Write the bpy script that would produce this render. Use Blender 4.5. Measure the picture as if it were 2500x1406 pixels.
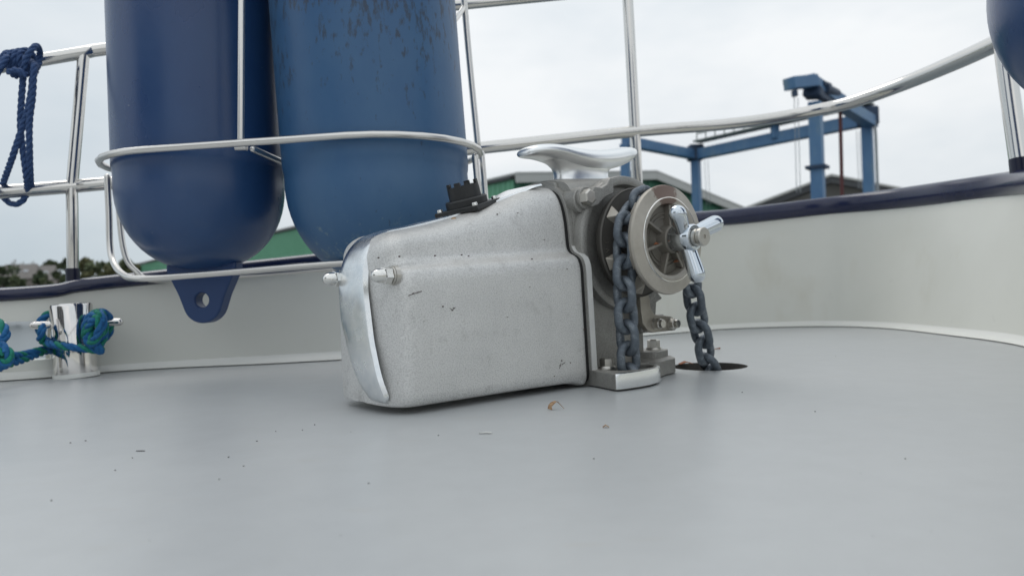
import bpy, bmesh, math, random
from mathutils import Vector, Matrix
random.seed(7)
for o in list(bpy.data.objects): bpy.data.objects.remove(o)
SC = bpy.context.scene
COL = SC.collection
PI = math.pi

# ------------------------------------------------------------ camera, sky, sun, exposure
CAM_H, FPX, ROLL = .13, 1805.0, math.radians(2.0)
cs, sn = math.cos(ROLL), math.sin(ROLL)
cam_d = bpy.data.cameras.new('camera')
cam = bpy.data.objects.new('camera', cam_d); COL.objects.link(cam)
cam_d.sensor_width = 36; cam_d.lens = 36*FPX/2500
cam_d.clip_start = .02; cam_d.clip_end = 6000
cam_d.dof.use_dof = True; cam_d.dof.focus_distance = .86; cam_d.dof.aperture_fstop = 6.8
cam.matrix_world = Matrix(((cs, sn, 0, 0), (0, 0, -1, 0), (-sn, cs, 0, CAM_H), (0, 0, 0, 1)))
SC.camera = cam

SUN_EL, SUN_AZ = math.radians(58), math.radians(325)     # azimuth clockwise from +Y
world = bpy.data.worlds.new('World'); SC.world = world; world.use_nodes = True
nt = world.node_tree; N = nt.nodes; L = nt.links; N.clear()
def wn(t, **k):
    n = N.new(t)
    for a, b in k.items(): setattr(n, a, b)
    return n
w_out = wn('ShaderNodeOutputWorld'); w_bg = wn('ShaderNodeBackground')
w_sky = wn('ShaderNodeTexSky', sky_type='NISHITA', sun_disc=False, sun_elevation=SUN_EL, sun_rotation=SUN_AZ)
w_co = wn('ShaderNodeTexCoord'); w_map = wn('ShaderNodeMapping'); w_map.inputs['Scale'].default_value = (1, 1, 2.2)
L.new(w_co.outputs['Generated'], w_map.inputs['Vector'])
w_no = wn('ShaderNodeTexNoise'); w_no.inputs['Scale'].default_value = 1.7; w_no.inputs['Detail'].default_value = 5; w_no.inputs['Roughness'].default_value = .55
L.new(w_map.outputs[0], w_no.inputs['Vector'])
w_cr = wn('ShaderNodeValToRGB')
w_cr.color_ramp.elements[0].position = .3; w_cr.color_ramp.elements[0].color = (.54, .615, .675, 1)
w_cr.color_ramp.elements[1].position = .66; w_cr.color_ramp.elements[1].color = (.84, .86, .872, 1)
L.new(w_no.outputs['Fac'], w_cr.inputs[0])
# overcast luminance: brighter to the zenith
w_sep = wn('ShaderNodeSeparateXYZ'); L.new(w_co.outputs['Generated'], w_sep.inputs[0])
w_el = wn('ShaderNodeMapRange'); w_el.inputs['From Min'].default_value = 0.0; w_el.inputs['From Max'].default_value = 1.0
w_el.inputs['To Min'].default_value = .93; w_el.inputs['To Max'].default_value = 1.25
L.new(w_sep.outputs['Z'], w_el.inputs['Value'])
# a grey-blue bank of cloud lies low to the left (west) of the harbour
w_dot = wn('ShaderNodeVectorMath', operation='DOT_PRODUCT'); w_dot.inputs[1].default_value = Vector((-.86, .5, -.25)).normalized()
L.new(w_co.outputs['Generated'], w_dot.inputs[0])
w_bk = wn('ShaderNodeMapRange', interpolation_type='SMOOTHSTEP'); w_bk.inputs['From Min'].default_value = .55; w_bk.inputs['From Max'].default_value = 1.0
w_bk.inputs['To Min'].default_value = 0; w_bk.inputs['To Max'].default_value = .62
L.new(w_dot.outputs['Value'], w_bk.inputs['Value'])
w_mb = wn('ShaderNodeMixRGB', blend_type='MIX'); w_mb.inputs['Color2'].default_value = (.36, .45, .52, 1)
L.new(w_bk.outputs[0], w_mb.inputs['Fac']); L.new(w_cr.outputs['Color'], w_mb.inputs['Color1'])
w_mul = wn('ShaderNodeVectorMath', operation='SCALE'); L.new(w_mb.outputs[0], w_mul.inputs[0]); L.new(w_el.outputs[0], w_mul.inputs['Scale'])
w_sc = wn('ShaderNodeVectorMath', operation='SCALE'); w_sc.inputs['Scale'].default_value = .06; L.new(w_sky.outputs[0], w_sc.inputs[0])
w_mix = wn('ShaderNodeMixRGB'); w_mix.inputs['Fac'].default_value = .94
L.new(w_sc.outputs[0], w_mix.inputs['Color1']); L.new(w_mul.outputs[0], w_mix.inputs['Color2'])
L.new(w_mix.outputs[0], w_bg.inputs['Color']); w_bg.inputs['Strength'].default_value = 1.0
L.new(w_bg.outputs[0], w_out.inputs[0])

sun_d = bpy.data.lights.new('sun', 'SUN'); sun_d.energy = .8; sun_d.angle = math.radians(35); sun_d.color = (1, .97, .93)
sun = bpy.data.objects.new('sun', sun_d); COL.objects.link(sun)
sdir = Vector((math.sin(SUN_AZ)*math.cos(SUN_EL), math.cos(SUN_AZ)*math.cos(SUN_EL), math.sin(SUN_EL)))
sun.rotation_euler = sdir.to_track_quat('Z', 'Y').to_euler()
SC.view_settings.view_transform = 'Standard'; SC.view_settings.look = 'None'
SC.view_settings.exposure = 0.18; SC.view_settings.gamma = 1; SC.view_settings.use_curve_mapping = False

# ------------------------------------------------------------ survey helpers (photo measurements -> metres)
def ray(x, y):
    u, v = x-1250, 703-y
    return Vector(((cs*u+sn*v)/FPX, 1, (-sn*u+cs*v)/FPX))
EYE = Vector((0, 0, CAM_H))
def at(x, y, d): return EYE + ray(x, y)*d
def on_z(x, y, z=0):
    r = ray(x, y); return EYE + r*((z-CAM_H)/r.z)
YAW = math.radians(40)
EL = Vector((math.cos(YAW), math.sin(YAW), 0)); EW = Vector((math.sin(YAW), -math.cos(YAW), 0))
WO = Vector((-.1033, .7779, 0))
def on_w(x, y, w):
    "windlass coordinates (l, w, z) of a sight line where it meets the upright plane w"
    r = ray(x, y); p = EYE + r*((WO+EW*w-EYE).dot(EW)/r.dot(EW)); q = p-WO
    return q.dot(EL), w, p.z

# ------------------------------------------------------------ materials
def mat(name, base=(.5, .5, .5), rough=.5, metal=0., spec=.5, build=None, coat=0.):
    m = bpy.data.materials.new(name); m.use_nodes = True
    b = m.node_tree.nodes['Principled BSDF']
    b.inputs['Base Color'].default_value = (*base, 1); b.inputs['Roughness'].default_value = rough
    b.inputs['Metallic'].default_value = metal; b.inputs['Specular IOR Level'].default_value = spec
    b.inputs['Coat Weight'].default_value = coat; b.inputs['Coat Roughness'].default_value = .06
    if build: build(m, b, m.node_tree.nodes, m.node_tree.links)
    return m
def tex(N, L, scale, detail=4, rough=.6, stretch=None, kind='ShaderNodeTexNoise', coord='Object'):
    c = N.new('ShaderNodeTexCoord'); t = N.new(kind)
    t.inputs['Scale'].default_value = scale
    if kind == 'ShaderNodeTexNoise':
        t.inputs['Detail'].default_value = detail; t.inputs['Roughness'].default_value = rough
    if stretch:
        mp = N.new('ShaderNodeMapping'); mp.inputs['Scale'].default_value = stretch
        L.new(c.outputs[coord], mp.inputs[0]); L.new(mp.outputs[0], t.inputs['Vector'])
    else: L.new(c.outputs[coord], t.inputs['Vector'])
    return t
def ramp(N, L, src, stops):
    r = N.new('ShaderNodeValToRGB'); e = r.color_ramp.elements
    while len(e) < len(stops): e.new(.5)
    for k, (p, c) in zip(e, stops):
        k.position = p; k.color = (*c, 1) if len(c) == 3 else c
    L.new(src, r.inputs[0]); return r
def mixc(N, L, fac, a, b, mode='MIX'):
    m = N.new('ShaderNodeMixRGB'); m.blend_type = mode
    for s, v in ((m.inputs['Fac'], fac), (m.inputs['Color1'], a), (m.inputs['Color2'], b)):
        if hasattr(v, 'is_output'): L.new(v, s)
        elif isinstance(v, (int, float)): s.default_value = v
        else: s.default_value = (*v, 1)
    return m.outputs[0]
def bump(N, L, b, src, strength, dist, prev=None):
    k = N.new('ShaderNodeBump'); k.inputs['Strength'].default_value = strength; k.inputs['Distance'].default_value = dist
    L.new(src, k.inputs['Height'])
    if prev: L.new(prev, k.inputs['Normal'])
    L.new(k.outputs[0], b.inputs['Normal']); return k.outputs[0]
W3 = lambda v: (v, v, v)

def deck_b(m, b, N, L):
    n1 = tex(N, L, 2.2, 5, .6, (1, 1, 1)); n2 = tex(N, L, 26, 6, .7); n3 = tex(N, L, 480, 2, .5)
    r1 = ramp(N, L, n1.outputs['Fac'], [(.3, (.44, .455, .462)), (.7, (.475, .486, .488))])
    r2 = ramp(N, L, n2.outputs['Fac'], [(.35, W3(.955)), (.62, W3(1))])
    c = mixc(N, L, 1, r1.outputs[0], r2.outputs[0], 'MULTIPLY')
    # brownish water stains
    n4 = tex(N, L, 7, 4, .7, (1, 3, 1)); r4 = ramp(N, L, n4.outputs['Fac'], [(.62, W3(0)), (.78, W3(.35))])
    c = mixc(N, L, r4.outputs[0], c, (.42, .385, .335))
    L.new(c, b.inputs['Base Color'])
    rr = ramp(N, L, n1.outputs['Fac'], [(.3, W3(.30)), (.7, W3(.42))]); L.new(rr.outputs[0], b.inputs['Roughness'])
    k = bump(N, L, b, n3.outputs['Fac'], .10, .0006); n5 = tex(N, L, 9, 3, .5); bump(N, L, b, n5.outputs['Fac'], .05, .004, k)
M_deck = mat('deck_paint', build=deck_b, spec=.45)
def wall_b(m, b, N, L):
    n1 = tex(N, L, 2.5, 5, .6); n2 = tex(N, L, 30, 5, .65); n3 = tex(N, L, 6, 4, .6, (1, 1, .6))
    r1 = ramp(N, L, n1.outputs['Fac'], [(.3, (.71, .71, .65)), (.7, (.77, .77, .715))])
    r3 = ramp(N, L, n3.outputs['Fac'], [(.58, W3(0)), (.8, W3(.3))])
    c = mixc(N, L, r3.outputs[0], r1.outputs[0], (.48, .43, .30))
    r2 = ramp(N, L, n2.outputs['Fac'], [(.68, W3(0)), (.78, W3(.22))])
    c = mixc(N, L, r2.outputs[0], c, (.38, .38, .35))
    L.new(c, b.inputs['Base Color']); bump(N, L, b, n1.outputs['Fac'], .15, .006)
M_wall = mat('bulwark_white_paint', rough=.38, build=wall_b)
M_cove = mat('cove_white_paint', (.80, .80, .76), .35)
def navy_b(m, b, N, L):
    n = tex(N, L, 40, 4, .6); r = ramp(N, L, n.outputs['Fac'], [(.4, (.007, .012, .050)), (.75, (.014, .019, .06))])
    L.new(r.outputs[0], b.inputs['Base Color']); bump(N, L, b, n.outputs['Fac'], .03, .002)
M_navy = mat('navy_gloss_paint', (.008, .01, .04), .2, build=navy_b, spec=.6)
M_navy_sleeve = mat('navy_sleeve', (.004, .006, .028), .3)
def steel_b(m, b, N, L):
    n = tex(N, L, 60, 4, .6); r = ramp(N, L, n.outputs['Fac'], [(.35, W3(.10)), (.75, W3(.2))])
    L.new(r.outputs[0], b.inputs['Roughness'])
M_steel = mat('stainless_steel', (.70, .68, .65), .13, 1, build=steel_b)
M_rod = mat('stainless_rod', (.72, .70, .67), .3, 1)
M_post = mat('polished_post', (.74, .72, .70), .07, 1)
M_weld = mat('weld_tint', (.35, .28, .22), .4, 1)

def cast_b(base, lo, grime, bs, rough):
    def f(m, b, N, L):
        g = tex(N, L, 620, 2, .6); n1 = tex(N, L, 14, 5, .65); n2 = tex(N, L, 130, 4, .7)
        r1 = ramp(N, L, n1.outputs['Fac'], [(.3, lo), (.62, base)])
        rg = ramp(N, L, g.outputs['Fac'], [(.36, W3(.62)), (.56, W3(1))])
        c = mixc(N, L, .55, r1.outputs[0], rg.outputs[0], 'MULTIPLY')
        r2 = ramp(N, L, n2.outputs['Fac'], [(.64, W3(0)), (.76, W3(grime))])
        c = mixc(N, L, r2.outputs[0], c, (.16, .14, .115))
        n6 = tex(N, L, 34, 6, .75); r6 = ramp(N, L, n6.outputs['Fac'], [(.56, W3(0)), (.74, W3(grime*.8))])
        c = mixc(N, L, r6.outputs[0], c, (.25, .24, .225))
        # dust lying on what faces up
        gm = N.new('ShaderNodeNewGeometry'); sp = N.new('ShaderNodeSeparateXYZ'); L.new(gm.outputs['Normal'], sp.inputs[0])
        n3 = tex(N, L, 60, 4, .7); mm = N.new('ShaderNodeMath'); mm.operation = 'MULTIPLY'
        up = N.new('ShaderNodeMapRange'); up.inputs['From Min'].default_value = .5; up.inputs['From Max'].default_value = .95; up.inputs['To Max'].default_value = .8
        L.new(sp.outputs['Z'], up.inputs['Value']); L.new(up.outputs[0], mm.inputs[0]); L.new(n3.outputs['Fac'], mm.inputs[1])
        c = mixc(N, L, mm.outputs[0], c, (.50, .47, .43))
        L.new(c, b.inputs['Base Color'])
        k = bump(N, L, b, g.outputs['Fac'], bs, .0011); bump(N, L, b, n2.outputs['Fac'], .2, .0008, k)
    return mat('cast_alloy', rough=rough, metal=.45, build=f)
M_cast = cast_b((.76, .755, .74), (.68, .677, .665), .5, .65, .46); M_cast.name = 'sandblasted_alloy'
M_body = cast_b((.38, .375, .355), (.27, .262, .245), .7, .45, .5); M_body.name = 'weathered_alloy'
def pol_b(m, b, N, L):
    n = tex(N, L, 22, 5, .65); r = ramp(N, L, n.outputs['Fac'], [(.35, W3(.16)), (.7, W3(.34))]); L.new(r.outputs[0], b.inputs['Roughness'])
    n2 = tex(N, L, 90, 3, .6); r2 = ramp(N, L, n2.outputs['Fac'], [(.3, (.74, .77, .79)), (.6, (.86, .87, .87))]); L.new(r2.outputs[0], b.inputs['Base Color'])
M_pol = mat('polished_alloy', (.84, .85, .86), .2, 1, build=pol_b)
M_rim = mat('machined_alloy_edge', (.78, .78, .76), .38, .3)
M_cleat = mat('buffed_alloy', (.88, .89, .89), .30, 1, build=lambda m, b, N, L: bump(N, L, b, tex(N, L, 35, 4, .6).outputs['Fac'], .12, .002))
M_lip = mat('polished_lip_alloy', (.92, .93, .93), .26, 1)
M_cheek2 = mat('dirty_spoke', (.26, .24, .21), .5, .5)
M_chrome = mat('chrome_plate', (.64, .69, .74), .09, 1)
M_nut = mat('bright_steel', (.78, .77, .74), .14, 1)
M_bolt = mat('dull_bolt_steel', (.58, .56, .52), .33, .95)
def gyp_b(m, b, N, L):
    n = tex(N, L, 45, 5, .65); r = ramp(N, L, n.outputs['Fac'], [(.3, (.36, .33, .285)), (.7, (.45, .42, .37))])
    c = r.outputs[0]
    L.new(c, b.inputs['Base Color']); g = tex(N, L, 700, 2, .5); bump(N, L, b, g.outputs['Fac'], .25, .0006)
M_gyp = mat('nickel_bronze', rough=.42, metal=.7, build=gyp_b)
def disc_b(m, b, N, L):
    n = tex(N, L, 45, 5, .65); r = ramp(N, L, n.outputs['Fac'], [(.3, (.40, .37, .32)), (.7, (.49, .46, .41))])
    # patch where the plating has worn to brown metal, at the top of the rim
    c0 = N.new('ShaderNodeTexCoord'); sub = N.new('ShaderNodeVectorMath'); sub.operation = 'SUBTRACT'
    L.new(c0.outputs['Object'], sub.inputs[0]); sub.inputs[1].default_value = (.348, -.062, .248)
    ln = N.new('ShaderNodeVectorMath'); ln.operation = 'LENGTH'; L.new(sub.outputs[0], ln.inputs[0])
    n2 = tex(N, L, 160, 4, .6); ad = N.new('ShaderNodeMath'); ad.operation = 'MULTIPLY_ADD'
    L.new(n2.outputs['Fac'], ad.inputs[0]); ad.inputs[1].default_value = .022; L.new(ln.outputs['Value'], ad.inputs[2])
    rp = ramp(N, L, ad.outputs[0], [(.0325, W3(1)), (.0335, W3(0))])
    c = mixc(N, L, rp.outputs[0], r.outputs[0], (.21, .15, .125))
    L.new(c, b.inputs['Base Color']); g = tex(N, L, 700, 2, .5); bump(N, L, b, g.outputs['Fac'], .2, .0005)
M_disc = mat('nickel_bronze_disc', rough=.5, metal=.45, build=disc_b)
M_dish = mat('dirty_nickel', (.20, .185, .16), .55, .4)
M_cheek = mat('dirty_wheel_cheek', (.085, .08, .072), .55, .35)
def chain_b(m, b, N, L):
    n = tex(N, L, 90, 5, .7); r = ramp(N, L, n.outputs['Fac'], [(.3, (.085, .105, .128)), (.55, (.14, .165, .195)), (.74, (.30, .33, .355))])
    L.new(r.outputs[0], b.inputs['Base Color']); g = tex(N, L, 500, 3, .6); bump(N, L, b, g.outputs['Fac'], .5, .0008)
M_chain = mat('galvanised_chain', rough=.52, metal=.45, build=chain_b)
M_black = mat('black_plastic', (.016, .017, .018), .45)
M_dark = mat('void_shade', (.012, .012, .012), .8)  # near-black colour standing in for the shade down the chain holes
M_gap = mat('black_gap_shade', (.01, .01, .01), .7)  # black colour standing in for the shade in the cover seam
def hole_b(m, b, N, L):
    n = tex(N, L, 60, 5, .7); r = ramp(N, L, n.outputs['Fac'], [(.5, (.08, .078, .072)), (.72, (.12, .10, .08))]); L.new(r.outputs[0], b.inputs['Base Color'])
M_hole = mat('rusty_hole_rim', rough=.8, build=hole_b)

def fend_b(kind):
    def f(m, b, N, L):
        n1 = tex(N, L, 5, 5, .6, (1, 1, .6)); n2 = tex(N, L, 125, 4, .65, (1, 1, .36)); n3 = tex(N, L, 12, 4, .6)
        co = N.new('ShaderNodeTexCoord'); sp = N.new('ShaderNodeSeparateXYZ'); L.new(co.outputs['Object'], sp.inputs[0])
        if kind == 0:
            r1 = ramp(N, L, n1.outputs['Fac'], [(.3, (.011, .044, .142)), (.7, (.024, .070, .178))])
            r3 = ramp(N, L, n3.outputs['Fac'], [(.6, W3(0)), (.8, W3(.25))])
            c = mixc(N, L, r3.outputs[0], r1.outputs[0], (.07, .10, .17))
            sp2 = tex(N, L, 110, 2, .5); rs = ramp(N, L, sp2.outputs['Fac'], [(.77, W3(0)), (.79, W3(.6))])
            c = mixc(N, L, rs.outputs[0], c, (.2, .24, .3))
        else:
            r1 = ramp(N, L, n1.outputs['Fac'], [(.3, (.024, .095, .225)), (.7, (.066, .150, .272))])
            c = r1.outputs[0]
            # vertical black mildew flecks, thickest higher up
            zz = N.new('ShaderNodeMapRange'); zz.inputs['From Min'].default_value = .17; zz.inputs['From Max'].default_value = .40; zz.inputs['To Min'].default_value = -.06; zz.inputs['To Max'].default_value = .11
            L.new(sp.outputs['Z'], zz.inputs['Value'])
            ad = N.new('ShaderNodeMath'); ad.operation = 'ADD'; L.new(n2.outputs['Fac'], ad.inputs[0]); L.new(zz.outputs[0], ad.inputs[1])
            ad2 = N.new('ShaderNodeMath'); ad2.operation = 'MULTIPLY_ADD'; L.new(n3.outputs['Fac'], ad2.inputs[0]); ad2.inputs[1].default_value = .35; L.new(ad.outputs[0], ad2.inputs[2])
            r2 = ramp(N, L, ad2.outputs[0], [(.785, W3(0)), (.90, W3(.72))])
            c = mixc(N, L, r2.outputs[0], c, (.03, .037, .05))
            # pale scuffs round the shoulder
            zb = N.new('ShaderNodeMapRange'); zb.inputs['From Min'].default_value = .06; zb.inputs['From Max'].default_value = .19; zb.inputs['To Min'].default_value = .06; zb.inputs['To Max'].default_value = -.16
            L.new(sp.outputs['Z'], zb.inputs['Value']); n5 = tex(N, L, 55, 5, .75)
            ad3 = N.new('ShaderNodeMath'); ad3.operation = 'ADD'; L.new(n5.outputs['Fac'], ad3.inputs[0]); L.new(zb.outputs[0], ad3.inputs[1])
            r5 = ramp(N, L, ad3.outputs[0], [(.60, W3(0)), (.70, W3(.55))])
            c = mixc(N, L, r5.outputs[0], c, (.22, .30, .30))
        L.new(c, b.inputs['Base Color'])
        rr = ramp(N, L, n1.outputs['Fac'], [(.3, W3(.24 if kind == 0 else .36)), (.7, W3(.36 if kind == 0 else .48))]); L.new(rr.outputs[0], b.inputs['Roughness'])
        bump(N, L, b, n3.outputs['Fac'], .08, .01)
    return f
M_fend0 = mat('navy_vinyl', spec=.6, build=fend_b(0))
M_fend1 = mat('weathered_blue_vinyl', spec=.5, build=fend_b(1))
M_lug = mat('navy_vinyl_lug', (.014, .045, .14), .42)
def fibre(c1, c2):
    def f(m, b, N, L):
        n = tex(N, L, 260, 3, .6); r = ramp(N, L, n.outputs['Fac'], [(.3, c1), (.7, c2)]); L.new(r.outputs[0], b.inputs['Base Color']); bump(N, L, b, n.outputs['Fac'], .5, .0015)
    return f
M_rope = mat('navy_rope_fibre', rough=.75, build=fibre((.018, .05, .15), (.045, .10, .235)))
M_ropeb = mat('blue_rope_fibre', rough=.7, build=fibre((.004, .075, .23), (.010, .15, .37)))
M_ropeg = mat('green_rope_fibre', rough=.7, build=fibre((.003, .13, .095), (.008, .25, .18)))
def leaf_b(m, b, N, L):
    n = tex(N, L, 350, 4, .7); r = ramp(N, L, n.outputs['Fac'], [(.35, (.22, .12, .06)), (.6, (.46, .31, .18))]); L.new(r.outputs[0], b.inputs['Base Color'])
M_leaf = mat('dry_leaf', rough=.8, build=leaf_b)
M_leafr = mat('rusty_dry_leaf', (.27, .10, .045), .8)
M_leafd = mat('dark_grit', (.07, .055, .045), .9)
M_chip = mat('paint_chip_white', (.62, .62, .60), .5)
M_speck = mat('dark_debris', (.03, .026, .022), .9)
M_speckw = mat('pale_debris', (.6, .6, .58), .8)
M_web = mat('cobweb_grey', (.45, .43, .40), .9)
def crane_b(m, b, N, L):
    n = tex(N, L, .9, 5, .65, (1, 1, .5)); r = ramp(N, L, n.outputs['Fac'], [(.3, (.05, .135, .275)), (.55, (.085, .195, .35)), (.72, (.19, .27, .31))]); L.new(r.outputs[0], b.inputs['Base Color'])
M_crane = mat('faded_blue_steel', rough=.5, build=crane_b)
M_crane_d = mat('grimy_blue_steel', (.02, .045, .09), .6)
M_walk = mat('walkway_grating', (.17, .20, .19), .8)
M_cable = mat('grey_cable', (.28, .31, .33), .6)
M_red = mat('red_oxide_pipe', (.09, .022, .022), .6)
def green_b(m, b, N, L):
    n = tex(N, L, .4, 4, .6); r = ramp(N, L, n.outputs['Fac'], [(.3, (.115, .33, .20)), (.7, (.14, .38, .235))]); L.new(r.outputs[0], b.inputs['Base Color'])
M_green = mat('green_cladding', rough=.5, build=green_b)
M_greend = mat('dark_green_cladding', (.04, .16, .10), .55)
M_fascia = mat('pale_fascia', (.46, .47, .45), .5)
M_plinth = mat('grey_plinth', (.40, .41, .40), .8)
M_greyclad = mat('grey_cladding', (.25, .25, .24), .6)
M_darkroof = mat('dark_grey_roof', (.05, .055, .06), .6)
M_brick = mat('beige_tile', (.26, .205, .175), .8)
M_houser = mat('house_roof_tile', (.19, .175, .165), .8)
M_housew = mat('house_brick', (.22, .195, .18), .8)
M_window = mat('window_pale', (.62, .64, .68), .25)
M_glass = mat('dark_glass', (.02, .025, .03), .05, spec=.8)
M_cabin = mat('cabin_white', (.62, .62, .6), .35)
def foli(c1, c2):
    def f(m, b, N, L):
        g = N.new('ShaderNodeNewGeometry'); r = ramp(N, L, g.outputs['Random Per Island'], [(0, c1), (1, c2)]); L.new(r.outputs[0], b.inputs['Base Color'])
    return f
M_fol = [mat('foliage_dark', rough=.8, build=foli((.035, .055, .03), (.085, .11, .05))),
         mat('foliage_olive', rough=.8, build=foli((.075, .085, .04), (.18, .17, .075))),
         mat('foliage_green', rough=.8, build=foli((.045, .07, .035), (.13, .15, .07))),
         mat('foliage_bare', rough=.9, build=foli((.24, .23, .22), (.34, .33, .32)))]
M_bark = mat('bark', (.07, .055, .045), .9)
def water_b(m, b, N, L):
    n = tex(N, L, 1.6, 4, .6, (1, 2.2, 1)); bump(N, L, b, n.outputs['Fac'], .35, .06)
M_water = mat('harbour_water', (.09, .115, .13), .3, spec=.6, build=water_b)
def land_b(m, b, N, L):
    n = tex(N, L, .3, 5, .6); r = ramp(N, L, n.outputs['Fac'], [(.3, (.10, .10, .095)), (.7, (.17, .165, .155))]); L.new(r.outputs[0], b.inputs['Base Color'])
M_quay = mat('quay_concrete', rough=.9, build=land_b)
M_grass = mat('bank_grass', (.06, .075, .03), .9)

# ------------------------------------------------------------ mesh helpers
def catmull(pts, n=8, closed=False):
    P = [tuple(p) for p in pts]; out = []; m = len(P); dim = len(P[0])
    rng = range(m) if closed else range(m-1)
    for i in rng:
        g = lambda k: P[k % m] if closed else P[max(0, min(m-1, k))]
        p0, p1, p2, p3 = g(i-1), g(i), g(i+1), g(i+2)
        for j in range(n):
            t = j/n
            out.append(tuple(.5*((2*p1[d]) + (-p0[d]+p2[d])*t + (2*p0[d]-5*p1[d]+4*p2[d]-p3[d])*t*t + (-p0[d]+3*p1[d]-3*p2[d]+p3[d])*t**3) for d in range(dim)))
    if not closed: out.append(P[-1])
    return out
class MB:
    def __init__(s): s.v = []; s.f = []
    def add(s, vs, fs):
        o = len(s.v); s.v += [Vector(v) for v in vs]; s.f += [tuple(i+o for i in f) for f in fs]; return s
    def loft(s, secs, closed=True, caps=True, loop=False):
        n = len(secs[0]); vs = [p for q in secs for p in q]; fs = []; m = len(secs)
        for i in range(m if loop else m-1):
            a, b = i*n, ((i+1) % m)*n
            for j in range(n if closed else n-1):
                k = (j+1) % n; fs.append((a+j, a+k, b+k, b+j))
        if caps and closed and not loop: fs += [tuple(range(n))[::-1], tuple(range((m-1)*n, m*n))]
        return s.add(vs, fs)
    def tube(s, path, r, seg=12, closed=False, caps=True, round_end=False):
        P = [Vector(p) for p in path]; m = len(P)
        rr = list(r) if hasattr(r, '__len__') else [r]*m
        if round_end and not closed:
            d0 = (P[0]-P[1]).normalized(); d1 = (P[-1]-P[-2]).normalized(); a, b = rr[0], rr[-1]
            angs = (.15, .45, .75, 1.05, 1.35)
            pre = [(P[0]+d0*a*math.cos(t), a*math.sin(t)) for t in angs]; post = [(P[-1]+d1*b*math.cos(t), b*math.sin(t)) for t in reversed(angs)]
            P = [p for p, _ in pre]+P+[p for p, _ in post]; rr = [q for _, q in pre]+rr+[q for _, q in post]; m = len(P)
        T = []
        for i in range(m):
            a = P[(i-1) % m] if closed else P[max(0, i-1)]; b = P[(i+1) % m] if closed else P[min(m-1, i+1)]
            T.append((b-a).normalized())
        up = Vector((0, 0, 1)) if abs(T[0].z) < .9 else Vector((1, 0, 0))
        n = (up-T[0]*up.dot(T[0])).normalized(); secs = []
        for i in range(m):
            n = (n-T[i]*n.dot(T[i])).normalized(); b = T[i].cross(n)
            secs.append([P[i]+(n*math.cos(2*PI*k/seg)+b*math.sin(2*PI*k/seg))*rr[i] for k in range(seg)])
        return s.loft(secs, True, caps, closed)
    def revolve(s, prof, c, axis, seg=48):
        "prof: (radius, distance along axis)"
        A = Vector(axis).normalized(); u = Vector((0, 0, 1)) if abs(A.z) < .9 else Vector((1, 0, 0)); u = (u-A*u.dot(A)).normalized(); v = A.cross(u)
        secs = [[Vector(c)+A*h+(u*math.cos(2*PI*k/seg)+v*math.sin(2*PI*k/seg))*max(r, 1e-5) for k in range(seg)] for r, h in prof]
        return s.loft(secs, True, True)
    def hexa(s, c, axis, af, h, ang=0, chamfer=True):
        A = Vector(axis).normalized(); u = Vector((0, 0, 1)) if abs(A.z) < .9 else Vector((1, 0, 0)); u = (u-A*u.dot(A)).normalized(); v = A.cross(u)
        R = af/2/math.cos(PI/6); c = Vector(c)
        ring = lambda r, z, k6: [c+A*z+(u*math.cos(ang+PI/3*k6*k)+v*math.sin(ang+PI/3*k6*k))*r for k in range(6)]
        secs = [ring(R, 0, 1), ring(R, h*.86, 1), ring(af/2*.93, h, 1)]
        return s.loft(secs)
    def box(s, c, size, M=None):
        x, y, z = (k/2 for k in size); c = Vector(c)
        vs = [Vector((a*x, b*y, d*z)) for d in (-1, 1) for a, b in ((-1, -1), (1, -1), (1, 1), (-1, 1))]
        if M is not None: vs = [M @ v for v in vs]
        return s.add([c+v for v in vs], [(3, 2, 1, 0), (4, 5, 6, 7), (0, 1, 5, 4), (1, 2, 6, 5), (2, 3, 7, 6), (3, 0, 4, 7)])
    def bar(s, a, b, w, h, up=(0, 0, 1)):
        a, b = Vector(a), Vector(b); t = (b-a).normalized(); u = Vector(up)
        if abs(t.dot(u)) > .95: u = Vector((0, 1, 0))
        sd = t.cross(u).normalized(); u = sd.cross(t)
        q = lambda p: [p+sd*(x*w/2)+u*(y*h/2) for x, y in ((-1, -1), (1, -1), (1, 1), (-1, 1))]
        return s.loft([q(a), q(b)])
    def prism(s, poly, fn, a, b):
        "poly of 2-D points, fn(u, v, h) -> 3-D, between heights a and b"
        return s.loft([[fn(u, v, a) for u, v in poly], [fn(u, v, b) for u, v in poly]])
    def build(s, name, m, parent=None, smooth=40, bevel=0, local=False, keep=False, kind=None):
        me = bpy.data.meshes.new(name)
        vs = s.v
        if parent is not None and not local:
            inv = parent_mat(parent).inverted(); vs = [inv @ v for v in s.v]
        me.from_pydata([tuple(v) for v in vs], [], s.f); me.validate()
        bm = bmesh.new(); bm.from_mesh(me)
        if not keep: bmesh.ops.recalc_face_normals(bm, faces=bm.faces)
        bm.to_mesh(me); bm.free()
        for mm in (m if isinstance(m, (list, tuple)) else [m]): me.materials.append(mm)
        o = bpy.data.objects.new(name, me); COL.objects.link(o)
        if smooth:
            me.polygons.foreach_set('use_smooth', [True]*len(me.polygons)); me.set_sharp_from_angle(angle=math.radians(smooth))
        if bevel:
            bv = o.modifiers.new('bevel', 'BEVEL'); bv.width = bevel; bv.segments = 3; bv.limit_method = 'ANGLE'; bv.angle_limit = math.radians(35)
        if parent is not None: o.parent = parent
        if kind: o['kind'] = kind
        return o
PM = {}
def parent_mat(p):
    while p.name not in PM: p = p.parent
    return PM[p.name]
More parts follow.
